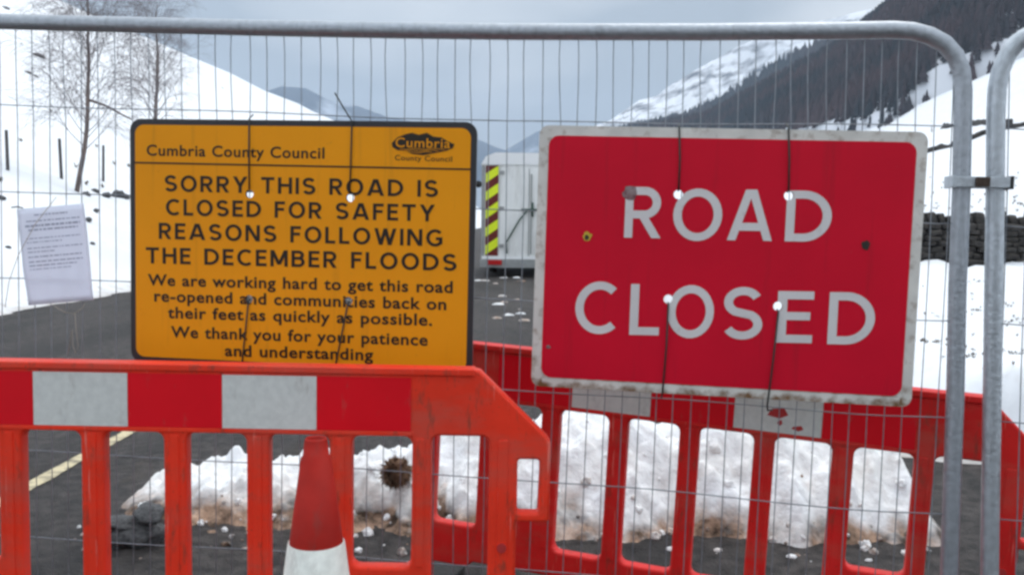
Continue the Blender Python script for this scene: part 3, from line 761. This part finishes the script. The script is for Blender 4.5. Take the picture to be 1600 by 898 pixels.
# ------------------------------------------------------------------ lettering
def ribbon(V, F, pts, hw, z, closed=False):
    n_ = len(pts); b = len(V)
    for i in range(n_):
        p = Vector(pts[i]); q0 = Vector(pts[(i - 1) % n_] if closed or i else pts[i]); q1 = Vector(pts[(i + 1) % n_] if closed or i < n_ - 1 else pts[i])
        d0 = (p - q0); d1 = (q1 - p)
        d0 = d0.normalized() if d0.length > 1e-9 else d1.normalized(); d1 = d1.normalized() if d1.length > 1e-9 else d0
        t = (d0 + d1).normalized(); nn = Vector((-t.y, t.x)); c = max(.3, nn.dot(Vector((-d0.y, d0.x))))
        for s in (1, -1): V.append((p.x + nn.x * hw / c * s, p.y + nn.y * hw / c * s, z))
    for i in range(n_ if closed else n_ - 1):
        j = (i + 1) % n_; F.append((b + 2 * i, b + 2 * i + 1, b + 2 * j + 1, b + 2 * j))
def para(V, F, x0, y0, x1, y1, hw, z):
    b = len(V); V += [(x0 - hw, y0, z), (x0 + hw, y0, z), (x1 + hw, y1, z), (x1 - hw, y1, z)]; F.append((b, b + 1, b + 2, b + 3))
def arc(cx, cy, rx, ry, a0, a1, n_=18): return [(cx + rx * math.cos(R(a0 + (a1 - a0) * k / n_)), cy + ry * math.sin(R(a0 + (a1 - a0) * k / n_))) for k in range(n_ + 1)]
CW = dict(A=.90, B=.70, C=.80, D=.80, E=.58, F=.56, G=.84, H=.76, I=.16, L=.54, M=.92, N=.78, O=.90, R=.70, S=.70, T=.72, W=1.16, Y=.80)
def glyph(ch, w):
    V = []; F = []; h = w / 2; W = CW[ch]; zz = [0.]
    def Z(): zz[0] += .0008; return zz[0]
    def st(x, y0=0, y1=1): para(V, F, x, y0, x, y1, h, Z())
    def bar(x0, x1, y): ribbon(V, F, [(x0, y), (x1, y)], h, Z())
    if ch == 'A':
        para(V, F, h * 1.1, 0, W / 2 - h * .35, 1, h * 1.1, Z()); para(V, F, W - h * 1.1, 0, W / 2 + h * .35, 1, h * 1.1, Z()); bar(.2 * W, .8 * W, .27)
    elif ch in 'BR':
        st(h); my = .46 if ch == 'R' else .53; r1 = (1 - h - my) / 2; xx = W - r1 - h - (.04 if ch == 'B' else 0.02)
        ribbon(V, F, [(h, 1 - h)] + arc(xx, 1 - h - r1, r1, r1, 90, -90) + [(h, my)], h, Z())
        if ch == 'R': para(V, F, W - h * 1.15, 0, W * .47, my, h * 1.15, Z())
        else:
            r2 = (my - h) / 2; xx = W - r2 - h
            ribbon(V, F, [(h, my)] + arc(xx, my - r2, r2, r2, 90, -90) + [(h, h)], h, Z())
    elif ch in 'CG':
        a = 48 if ch == 'C' else 44
        ribbon(V, F, arc(.46, .5, .46 - h, .515 - h, a, 360 - (a if ch == 'C' else 40), 30), h, Z())
        if ch == 'G': bar(.50, W - .005, .46); st(W - h - .005, .14, .46)
    elif ch == 'D':
        st(h); ribbon(V, F, [(h, 1 - h)] + arc(W - h - .42, .5, .42, .5 - h, 90, -90, 24) + [(h, h)], h, Z())
    elif ch == 'O': ribbon(V, F, arc(W / 2, .5, W / 2 - h, .515 - h, 0, 348, 29), h, Z(), True)
    elif ch == 'S':
        ry = (1.02 - 2 * h) / 4; rx = W / 2 - h
        ribbon(V, F, arc(W / 2, .5 + ry, rx * .95, ry, 25, 250, 18)[:-1] + [(W / 2, .5)] + arc(W / 2, .5 - ry, rx, ry, 70, -155, 18)[1:], h, Z())
    elif ch in 'EFL':
        st(h)
        if ch in 'EL': bar(h, W, h)
        if ch in 'EF': bar(h, W, 1 - h); bar(h, W * .92, .52)
    elif ch == 'T': bar(0, W, 1 - h); st(W / 2)
    elif ch == 'H': st(h); st(W - h); bar(h, W - h, .52)
    elif ch == 'I': st(W / 2)
    elif ch == 'N': st(h); st(W - h); para(V, F, W - h * 1.2, 0, h * 1.2, 1, h * 1.2, Z())
    elif ch == 'M': st(h); st(W - h); para(V, F, W / 2, .12, h * 1.2, 1, h * 1.1, Z()); para(V, F, W / 2, .12, W - h * 1.2, 1, h * 1.1, Z())
    elif ch == 'W':
        for (a, c) in ((h * 1.1, .3), (W / 2, .3), (W / 2, .7), (W - h * 1.1, .7)): para(V, F, c * W, 0, a, 1, h * 1.05, Z())
    elif ch == 'Y':
        para(V, F, W / 2, .42, h * 1.2, 1, h * 1.15, Z()); para(V, F, W / 2, .42, W - h * 1.2, 1, h * 1.15, Z()); st(W / 2, 0, .46)
    return V, F

class Sign:
    """a plate hung on the fence; pixel corners give its place on the fence plane"""
    def __init__(s, name, TL, TR, BR, BL, off):
        P_ = [hit(x, y, FC + FNRM * off, FNRM) for x, y in (TL, TR, BR, BL)]
        s.c = sum(P_, Vector()) / 4; s.u = ((P_[1] - P_[0]) + (P_[2] - P_[3])).normalized()
        s.n = FNRM.copy(); s.v = s.u.cross(-s.n).normalized() * 1
        if s.v.z < 0: s.v = -s.v
        s.w = ((P_[1] - P_[0]).length + (P_[2] - P_[3]).length) / 2; s.h = ((P_[0] - P_[3]).length + (P_[1] - P_[2]).length) / 2
        print(name, 'size', round(s.w, 3), round(s.h, 3), [tuple(round(q, 3) for q in s.uv(*c)) for c in (TL, TR, BR, BL)])
        Mx = Matrix((s.u, -s.n, s.v)).transposed().to_4x4(); Mx.translation = s.c
        s.e = empty(name, Mx); s.holes = []
    def uv(s, px, py):
        p = hit(px, py, s.c, s.n) - s.c; return p.dot(s.u), p.dot(s.v)
    def punch(s, me, tol=0.):
        bm = bmesh.new(); bm.from_mesh(me)
        for (hu, hv, r) in s.holes:
            n_ = 10
            xs_ = [v.co.x for v in bm.verts]; zs_ = [v.co.z for v in bm.verts]
            if not xs_ or max(xs_) < hu - r or min(xs_) > hu + r or max(zs_) < hv - r or min(zs_) > hv + r: continue
            for k in range(n_):
                a = 2 * math.pi * k / n_; no = Vector((math.cos(a), 0, math.sin(a)))
                bmesh.ops.bisect_plane(bm, geom=bm.verts[:] + bm.edges[:] + bm.faces[:], plane_co=Vector((hu, 0, hv)) + no * r, plane_no=no, dist=1e-6)
            dead = [f for f in bm.faces if abs(f.normal.y) > .5 and (f.calc_center_median().x - hu) ** 2 + (f.calc_center_median().z - hv) ** 2 < (r * 1.02) ** 2]
            bmesh.ops.delete(bm, geom=dead, context='FACES')
        bm.to_mesh(me); bm.free()
    def plate(s, name, x0, x1, y0, y1, r, front, thick, mt):
        me = slab_mesh(name, rrect(x0, x1, y0, y1, r, 6), [], thick); me.transform(Matrix.Translation((0, front + thick / 2, 0)))
        s.punch(me); return obj(name, me, mt, s.e)
    def caps(s, text, x0, b0, x1, b1, cap, wgt, mt, front, sp=.16, space=.42):
        u0, v0 = s.uv(x0, b0); u1, v1 = s.uv(x1, b1); H_ = abs(s.uv(x0, b0 - cap)[1] - v0)
        adv = 0; items = []
        for ch in text:
            if ch == ' ': adv += space; continue
            items.append((ch, adv)); adv += CW[ch] + sp
        tot = adv - sp; sx = math.hypot(u1 - u0, v1 - v0) / tot; a = math.atan2(v1 - v0, u1 - u0)
        for ch, ax in items:
            gv, gf = glyph(ch, wgt); V = []
            for (x, y, z) in gv:
                X = (x + ax) * sx; Y_ = y * H_
                V.append((u0 + X * math.cos(a) - Y_ * math.sin(a), front - z * .05, v0 + X * math.sin(a) + Y_ * math.cos(a)))
            me = bpy.data.meshes.new('letter'); me.from_pydata(V, [], gf); s.punch(me); obj('letter', me, mt, s.e)
    def boxed(s, ch, px0, px1, base, cap, wgt, mt, front):
        u0, v0 = s.uv(px0, base); u1, v1 = s.uv(px1, base + (px1 - px0) * s.slope(base)); H_ = s.uv(px0, base - cap)[1] - v0
        gv, gf = glyph(ch, wgt); k = (u1 - u0) / CW[ch]
        me = bpy.data.meshes.new('letter'); me.from_pydata([(u0 + x * k, front - z * .05, v0 + y * H_ + (v1 - v0) * x / CW[ch]) for x, y, z in gv], [], gf)
        s.punch(me); return obj('letter', me, mt, s.e)
    def slope(s, py): return .02
    def text(s, body, x0, b0, x1, b1, cap, mt, front, offset=.012, parent=None, lett='lettering'):
        cu = bpy.data.curves.new('t', 'FONT'); cu.body = body; cu.offset = offset; cu.space_character = 1.08; cu.space_word = 1.1; cu.resolution_u = 4
        o = bpy.data.objects.new('t', cu); COL.objects.link(o); dg = bpy.context.evaluated_depsgraph_get()
        me = bpy.data.meshes.new_from_object(o.evaluated_get(dg), depsgraph=dg); bpy.data.objects.remove(o); bpy.data.curves.remove(cu)
        xs_ = [v.co.x for v in me.vertices]; mn, mxx = min(xs_), max(xs_)
        u0, v0 = s.uv(x0, b0); u1, v1 = s.uv(x1, b1); H_ = abs(s.uv(x0, b0 - cap)[1] - v0)
        sx = math.hypot(u1 - u0, v1 - v0) / (mxx - mn); a = math.atan2(v1 - v0, u1 - u0); sy = H_ / .69
        for v in me.vertices:
            X = (v.co.x - mn) * sx; Y_ = v.co.y * sy
            v.co = (u0 + X * math.cos(a) - Y_ * math.sin(a), front, v0 + X * math.sin(a) + Y_ * math.cos(a))
        me.materials.clear(); s.punch(me); me.name = lett
        o = obj(lett, me, mt, parent or s.e); o['kind'] = 'stuff'; return o
    def poly(s, name, pxs, mt, front, parent=None):
        V = [(s.uv(x, y)[0], front, s.uv(x, y)[1]) for x, y in pxs]
        me = bpy.data.meshes.new(name); me.from_pydata(V, [], [tuple(range(len(V)))]); s.punch(me); return obj(name, me, mt, parent or s.e)
    def wire(s, name, pts, rad, mt, n=5):
        return tube(name, [(s.uv(x, y)[0], -d, s.uv(x, y)[1]) for x, y, d in pts], rad, mt, s.e, n)

# ---- yellow information sign
ys_ = Sign('information_sign', (202, 185), (746, 192), (738, 589), (208, 565), .035)
tag(ys_.e, 'yellow council sign with black border saying the road is closed after December floods', 'sign')
for hx, hy in ((391, 303), (548, 309), (390, 467), (545, 470)): ys_.holes.append((*ys_.uv(hx, hy), .0118))
wv, hv_ = ys_.w / 2, ys_.h / 2
ys_.plate('panel', -wv, wv, -hv_, hv_, .034, -.004, .008, M['bedge'])
ys_.plate('face', -wv + .017, wv - .017, -hv_ + .017, hv_ - .017, .027, -.0055, .001, M['yface'])
fr = -.0066
ys_.text('Cumbria County Council', 231, 243, 508, 248, 16.5, M['black'], fr, .016)
ys_.poly('rule', [(210, 253), (737, 263.6), (737, 266.2), (210, 255.6)], M['black'], fr)
for t_, x0, b0, x1, b1 in (('SORRY THIS ROAD IS', 259, 299, 685, 308), ('CLOSED FOR SAFETY', 261, 336, 680, 346), ('REASONS FOLLOWING', 250, 373, 692, 385), ('THE DECEMBER FLOODS', 230, 411, 714, 423)):
    ys_.caps(t_, x0, b0, x1, b1, 25, .175, M['black'], fr, .20, .55)
for t_, x0, b0, x1, b1 in (('We are working hard to get this road', 233, 445, 708, 457), ('re-opened and communities back on', 243, 470, 698, 483.5), ('their feet as quickly as possible.', 264, 496, 676, 508),
                           ('We thank you for your patience', 269, 526, 669, 539), ('and understanding', 353, 555, 584, 562)):
    ys_.text(t_, x0, b0, x1, b1, 17, M['black'], fr, .022)
# council emblem: dark fell-shaped badge with pale script and wavy lines
badge = [(613, 224), (622, 215), (635, 210), (645, 208), (655, 211), (668, 208), (678, 214), (690, 215), (700, 221), (711, 226), (708, 232), (698, 236), (688, 238), (678, 240), (662, 243), (645, 241), (634, 236), (622, 235), (614, 230)]
lg = ys_.poly('emblem', badge, M['black'], fr)
ys_.text('Cumbria', 619, 230, 704, 232, 14.5, M['yface'], fr - .0006, .006, lg, 'emblem_script')
for k in range(3):
    q = [(626 + 10 * i, 233.2 + 2.6 * k + 1.1 * math.sin(i * 2.1 + k)) for i in range(8 - k)]
    u_ = [ys_.uv(x, y) for x, y in q]; V = []; F = []
    for i, (a_, b_) in enumerate(u_):
        V += [(a_, fr - .0006, b_ - .0007), (a_, fr - .0006, b_ + .0007)]
        if i: F.append((2 * i - 2, 2 * i - 1, 2 * i + 1, 2 * i))
    pyd('emblem_wave', V, F, M['yface'], lg)
ys_.text('County Council', 618, 250.5, 707, 253, 8, M['black'], fr, .006)
for pts_ in ([(391, 178, -.02), (391, 186, .006), (391, 240, .009), (391.5, 295, .009), (391.5, 297, -.01)], [(525, 146, .01), (536, 166, .006), (551, 190, .007), (550, 240, .009), (548, 301, .009), (548, 303, -.01)],
             [(390, 466, -.01), (390, 470, .009), (386, 515, .010), (380, 566, .008), (380, 590, -.02)], [(545, 469, -.01), (545, 474, .009), (536, 520, .010), (526, 568, .008), (524, 600, -.02)]):
    ys_.wire('tie', pts_, .0023, M['tie'])
for z in (-.17, .17): box('channel', -wv + .06, wv - .06, .004, .016, z - .02, z + .02, M['alu'], ys_.e)

# ---- red road closed sign
rs_ = Sign('road_closed_sign', (843, 198), (1447, 205), (1425, 637), (831, 600), .040)
tag(rs_.e, 'red ROAD CLOSED sign with grubby white border tied to the fence', 'sign')
for hx, hy in ((1060, 304), (1232, 306), (1044, 467), (1215, 478)): rs_.holes.append((*rs_.uv(hx, hy), .0122))
wv, hv_ = rs_.w / 2, rs_.h / 2
pl = rs_.plate('panel', -wv, wv, -hv_, hv_, .026, -.008, .016, M['panel'])
set_attr(pl.data, 'rust', [.58 if v.co.z < -hv_ + .02 else (.42 if v.co.z < -hv_ + .06 else .30) for v in pl.data.vertices])
# grid the panel border finely at the bottom for rust: a folded lip along the lower edge
lipv = []; lipf = []
for i in range(81):
    x_ = -wv + .03 + (2 * wv - .06) * i / 80
    lipv += [(x_, -.0087, -hv_ + .0005), (x_, -.0087, -hv_ + .011), (x_, -.0085, -hv_ + .024)]
    if i:
        b = 3 * i
        lipf += [(b - 3, b, b + 1, b - 2), (b - 2, b + 1, b + 2, b - 1)]
lp = pyd('lower_lip', lipv, lipf, M['panel'], rs_.e); set_attr(lp.data, 'rust', [(.57, .47, .22)[i % 3] + .10 * fbm(i * .02, 3.) for i in range(len(lipv))])
rs_.plate('face', -wv + .027, wv - .027, -hv_ + .027, hv_ - .027, .028, -.0098, .001, M['rface'])
fr = -.0109
WG = .155
for ch, x0, x1, b, c in (('R', 975, 1032, 371, 79), ('O', 1050, 1126, 374.5, 79), ('A', 1135, 1205, 375, 79), ('D', 1225, 1296, 376.8, 79),
                         ('C', 898, 964, 519, 79), ('L', 983, 1029, 522, 79), ('O', 1041, 1113, 525.5, 80), ('S', 1127, 1189, 528, 80), ('E', 1211, 1267, 534, 80), ('D', 1291, 1363, 536.5, 81)):
    rs_.boxed(ch, x0, x1, b, c, WG, M['letter'], fr)
for pts_ in ([(1061, 192, -.02), (1061, 200, .012), (1062, 250, .014), (1060, 296, .014), (1060, 298, -.01)], [(1231, 192, -.02), (1231, 200, .012), (1232, 250, .014), (1231, 298, .014), (1231, 300, -.01)],
             [(1044, 473, -.01), (1044, 475, .014), (1041, 540, .016), (1035, 612, .012), (1034, 624, -.03)], [(1215, 484, -.01), (1215, 486, .014), (1207, 560, .016), (1198, 632, .012), (1199, 640, .006), (1208, 641, -.01)]):
    rs_.wire('tie', pts_, .0026, M['tie'])
def scuff(name, px, py, r, mt, seed, d):
    u_, v_ = rs_.uv(px, py); V = []
    for k in range(14):
        a = 2 * math.pi * k / 14; q = r * (1 + .5 * noise.noise(Vector((math.cos(a) * 1.5, math.sin(a) * 1.5, seed)))); V.append((u_ + q * math.cos(a), d, v_ + q * math.sin(a)))
    me = bpy.data.meshes.new(name); me.from_pydata(V, [], [tuple(range(14))]); rs_.punch(me); return obj(name, me, mt, rs_.e)
M['scuff'] = mat('scuff', (.34, .28, .28), .7, col2=(.16, .05, .06), vscale=60.); M['bolt'] = mat('bolt', (.04, .035, .03), .5, .4); M['yellow_mark'] = mat('yellow_mark', (.55, .40, .04), .6)
scuff('scuff', 985, 302, .020, M['scuff'], 1., fr - .0004); scuff('ring_mark', 918, 369.5, .0120, M['yellow_mark'], 2., fr - .0004); scuff('bolt', 917, 371, .0065, M['bolt'], 5., fr - .0009); scuff('bolt', 1351, 382, .0115, M['bolt'], 3., fr - .0008); scuff('scuff', 857, 541, .006, M['scuff'], 4., fr)
for z in (-.24, .24): box('channel', -wv + .06, wv - .06, .008, .020, z - .02, z + .02, M['alu'], rs_.e)

# ---- paper notice tied to the mesh on the left
NOFF = .012
q = [fp(x, y, NOFF) for x, y in ((26, 327), (131, 318), (148, 468), (45, 477))]
nc = (q[0] + q[1] + q[2] + q[3]) / 4
nt_ = empty('paper_notice', Matrix.Translation(nc)); tag(nt_, 'white printed paper notice tied to the mesh beside the yellow sign', 'notice')
def npt(a, b, d=0.):
    p = q[0].lerp(q[1], a).lerp(q[3].lerp(q[2], a), b)
    return p + FNRM * (.006 * math.sin(a * 5 + b * 3) * b + .004 * noise.noise(Vector((a * 4, b * 4, 1.))) + d) - nc
V = []; F = []; nn_ = 16
for j in range(nn_ + 1):
    for i in range(nn_ + 1): V.append(tuple(npt(i / nn_, j / nn_)))
for j in range(nn_):
    for i in range(nn_): F.append((j * 17 + i, j * 17 + i + 1, (j + 1) * 17 + i + 1, (j + 1) * 17 + i))
o = pyd('sheet', V, F, M['paper'], nt_, True); sm = o.modifiers.new('s', 'SOLIDIFY'); sm.thickness = .0006
for k, (b, a0, a1, hgt) in enumerate(((.07, .25, .75, .012), (.13, .12, .92, .012), (.175, .10, .92, .020), (.22, .14, .88, .016), (.31, .1, .9, .010), (.35, .1, .62, .010), (.41, .1, .92, .010), (.45, .1, .5, .010), (.50, .1, .9, .012), (.55, .1, .9, .012), (.59, .1, .8, .012), (.63, .1, .7, .008))):
    V = []; F = []; a = a0
    while a < a1:
        l = random.uniform(.02, .09); e = min(a + l, a1)
        bb = len(V); V += [tuple(npt(a, b, .0018)), tuple(npt(e, b, .0018)), tuple(npt(e, b + hgt, .0018)), tuple(npt(a, b + hgt, .0018))]; F.append((bb, bb + 1, bb + 2, bb + 3)); a = e + random.uniform(.008, .02)
    pyd('print_line', V, F, M['print'], nt_)
def nw(name, pts_, r, mt): return tube(name, [fp(x, y, NOFF + d) - nc for x, y, d in pts_], r, mt, nt_, 5)
nw('string', [(85, 478, 0), (100, 487, .004), (115, 490, .004), (128, 482, .002), (132, 475, 0)], .0009, M['string'])
nw('string', [(117, 489, .004), (119, 515, .003), (122, 540, .004), (118, 552, .002), (114, 540, .002), (113, 515, .002), (106, 555, .002)], .0009, M['string'])
nw('tie', [(18, 324, .002), (28, 323, .006), (36, 325, .003)], .0022, M['tie'])
stm = tube('dead_stem', [fp(8, 480, .02), fp(14, 440, .024), fp(28, 400, .024), fp(55, 350, .024), fp(88, 308, .02)], .0011, M['string'], None, 5)
tag(stm, 'thin dead grass stem caught in the mesh across the paper notice', 'stem')

# ------------------------------------------------------------------ plastic barriers (red Chapter 8 type)
S_ = 1 / 601.
def bx(px): return (px - 277.5) * S_
def bz(py): return 1.03 - (py - 562) * S_       # rows measured down the barrier from its top
def mir(pts_): return [(-x, z) for x, z in reversed(pts_)]
top_r = [(bx(742), bz(562)), (bx(750), bz(563.5)), (bx(856), bz(666)), (bx(862), bz(676)), (bx(862), bz(797)), (bx(858), bz(801)), (bx(810), bz(801))]
top_plain = [(bx(742), bz(562)), (bx(750), bz(563.5)), (bx(806), bz(618)), (bx(810), bz(628))]
low_r = [(bx(810), .21), (bx(800), .19), (bx(776), .19), (bx(768), .21), (bx(768), .30), (bx(690), .30), (bx(676), .32), (bx(640), .32)]
outer = top_r + low_r + mir(top_r + low_r)
outer_b = top_r + low_r + mir(top_plain + low_r)
holes = []
for k in range(6):
    x0 = 552 - 129 * k; holes.append(rrect(bx(x0), bx(x0 + 94), bz(878 if k in (0, 5) else 940), bz(669), .022, 4))
holes += [rrect(bx(676), bx(766), .435, bz(667), .020, 4), rrect(-bx(766), -bx(676), .435, bz(667), .020, 4)]
holes.append(rrect(bx(811), bx(845), bz(787), bz(702), .008, 3))
holes_b = list(holes)
holes.append(rrect(-bx(845), -bx(811), bz(787), bz(702), .008, 3))
B_MESH2 = slab_mesh('frame', outer_b, holes_b, .046, .0075, 2)
B_MESH = slab_mesh('frame', outer, holes, .046, .0075, 2)
ZT = 1.03
def barrier(M4, mt, label, torn=False):
    zf = (.006 - M4.translation.z) / M4.to_scale().z
    e = empty('plastic_barrier', M4); tag(e, label, 'barrier', 'plastic pedestrian barriers')
    me = (B_MESH2 if torn else B_MESH).copy(); me.materials.append(mt); o = obj('frame', me, None, e)
    for p in me.polygons: p.use_smooth = True
    try: me.set_sharp_from_angle(angle=R(40))
    except Exception: pass
    box('top_rim', bx(-187), bx(742), -.031, .031, bz(572), bz(561), mt, e, .005, 3)
    box('lower_rim', bx(-92), bx(648), -.0275, .027, bz(667.5), bz(660.5), mt, e, .003, 2)
    for k in range(5):
        x0, x1 = bx(-88 + 146.4 * k), bx(-88 + 146.4 * (k + 1))
        pn = box('reflective_panel', x0 + .0006, x1 - .0006, -.0262, -.0225, bz(660), bz(576.5), M['refw'] if k % 2 else M['refr'], e)
        pn['label'] = 'grey white reflective panel' if k % 2 else 'red reflective panel'
        if torn and k == 3:
            for (a, b, c, d) in ((.38, .62, .30, .52), (.66, .80, .08, .2), (.50, .56, .15, .28)):
                xa, xb = lerp(x0, x1, a), lerp(x0, x1, b); za, zb = lerp(bz(660), bz(576.5), c), lerp(bz(660), bz(576.5), d)
                pyd('torn_patch', [(xa, -.0266, za + .006), (lerp(xa, xb, .6), -.0266, za), (xb, -.0266, lerp(za, zb, .4)), (lerp(xa, xb, .8), -.0266, zb), (lerp(xa, xb, .2), -.0266, zb - .004)], [(0, 1, 2, 3, 4)], M['torn'], pn)
    # pressed ribs on the uprights
    for k in range(7):
        xc = bx(534.5 - 129 * k + 129) if k else bx(660)
        if k == 0 or k == 6: xc = bx(659) if k == 0 else -bx(659)
        box('rib', xc - .011, xc + .011, -.0262, .0262, bz(936 if 0 < k < 6 else 876), bz(672), mt, e, .003, 2)
    for s in (1, -1):
        xc = s * bx(788)
        box('rib', xc - .013, xc + .013, -.0258, .0258, .22, bz(672), mt, e, .003, 2)
        bm = bmesh.new(); bmesh.ops.create_cone(bm, cap_ends=True, segments=20, radius1=.015, radius2=.012, depth=.064, matrix=Matrix.Translation((xc, 0, bz(842))) @ Matrix.Rotation(R(90), 4, 'X'))
        obj('plug', bm, M['torn'], e)
        ft = box('foot', xc - .055, xc + .055, -.26, .26, zf, .186, M['blackr'], e, .012)
    return e
def place(P0, P1, scale):
    """barrier stands between two points (left end, right end), upright"""
    u = (P1 - P0).normalized(); n_ = Vector((-u.y, u.x, 0)).normalized(); v = u.cross(n_)
    Mx = Matrix((u * scale, n_ * scale, v * scale)).transposed().to_4x4(); Mx.translation = (P0 + P1) / 2; return Mx
# front barrier: top edge follows the row from (0,562) to (740,575)
FY = 2.3; k_ = FY / FPX * 601
a = at(277.5 - 584, 562 + .0176 * (277.5 - 584), FY); b = at(862, 562 + .0176 * 862, FY)
u = (b - a).normalized(); up_ = Vector((0, -1, 0)).cross(u); up_ = up_ if up_.z > 0 else -up_
sc_ = (b - a).length / (1168 / 601.)
mid = (a + b) / 2 - up_ * ZT * sc_
Mx = Matrix((u * sc_, Vector((0, 1, 0)) * sc_, up_ * sc_)).transposed().to_4x4(); Mx.translation = mid
barrier(Mx, M['plastic'], 'orange red plastic barrier standing in front of the fence, behind the cone')
print('front barrier scale', sc_, 'base', mid)
# rear barrier, turned so its right end comes towards the fence
RSC, YAW, TILT = 1.03, .3328, -.0441
c0 = Vector((.5553, 2.7958, .7866)); ud = Vector((math.cos(YAW) * math.cos(TILT), -math.sin(YAW) * math.cos(TILT), math.sin(TILT)))
nn = Vector((-ud.y, ud.x, 0)).normalized(); vv = ud.cross(nn); c0 = c0 + vv * (ZT - bz(669)) * RSC
PL = c0 - ud * .972 * RSC; PR = c0 + ud * .972 * RSC
sc_ = (PR - PL).length / (2 * .972)
u = (PR - PL).normalized(); n_ = Vector((-u.y, u.x, 0)).normalized(); up_ = u.cross(n_)
Mx = Matrix((u * sc_, n_ * sc_, up_ * sc_)).transposed().to_4x4(); Mx.translation = (PL + PR) / 2 - up_ * ZT * sc_
barrier(Mx, M['plastic2'], 'red plastic barrier standing behind the fence below the red sign', torn=True)
print('rear scale', sc_, Mx.translation)

# ------------------------------------------------------------------ traffic cone in front of the barrier
CYD = 2.10; pc = at(494, 760, CYD); top = at(494, 683, CYD).z
cn = empty('traffic_cone', Matrix.Translation((pc.x, pc.y, 0))); tag(cn, 'faded red traffic cone with white sleeve standing close in front of the left barrier', 'cone')
def lathe(name, prof, mt, parent, n_=32):
    V = []; F = []
    for r, z in prof:
        for k in range(n_): a = 2 * math.pi * k / n_; V.append((r * math.cos(a), r * math.sin(a), z))
    for i in range(len(prof) - 1):
        for k in range(n_): F.append((i * n_ + k, i * n_ + (k + 1) % n_, (i + 1) * n_ + (k + 1) % n_, (i + 1) * n_ + k))
    F.append(tuple(range((len(prof) - 1) * n_, len(prof) * n_))); return pyd(name, V, F, mt, parent, True)
def rad(z): return lerp(.150, .0285, z / top)
zs = at(494, 846, CYD).z
pr = [(rad(.03) + .004, .03), (rad(zs), zs), (rad(top - .046), top - .046), (rad(top - .05) - .004, top - .048), (rad(top - .01) - .004, top - .006), (.023, top), (.020, top - .003), (.017, top - .07)]
lathe('body', pr, M['cone'], cn)
lathe('sleeve', [(rad(.16) + .0035, .16), (rad(zs) + .0035, zs), (rad(zs) - .001, zs + .001)], M['sleeve'], cn)
box('base', -.19, .19, -.19, .19, .004, .035, M['blackr'], cn, .012)

# ------------------------------------------------------------------ valley haze
hz = bpy.data.materials.new('haze'); hz.use_nodes = True; N = hz.node_tree.nodes; L = hz.node_tree.links; N.clear()
ou = N.new('ShaderNodeOutputMaterial'); pv = N.new('ShaderNodeVolumePrincipled'); pv.inputs['Color'].default_value = (.68, .82, 1, 1); pv.inputs['Density'].default_value = .00013
pv.inputs['Anisotropy'].default_value = .2
L.new(pv.outputs[0], ou.inputs['Volume'])
bm = bmesh.new(); bm_box(bm, -3400, 3400, -300, 4900, -3, 640); bmesh.ops.recalc_face_normals(bm, faces=bm.faces[:])
stuff(obj('haze', bm, hz), 'pale blue winter haze filling the valley')
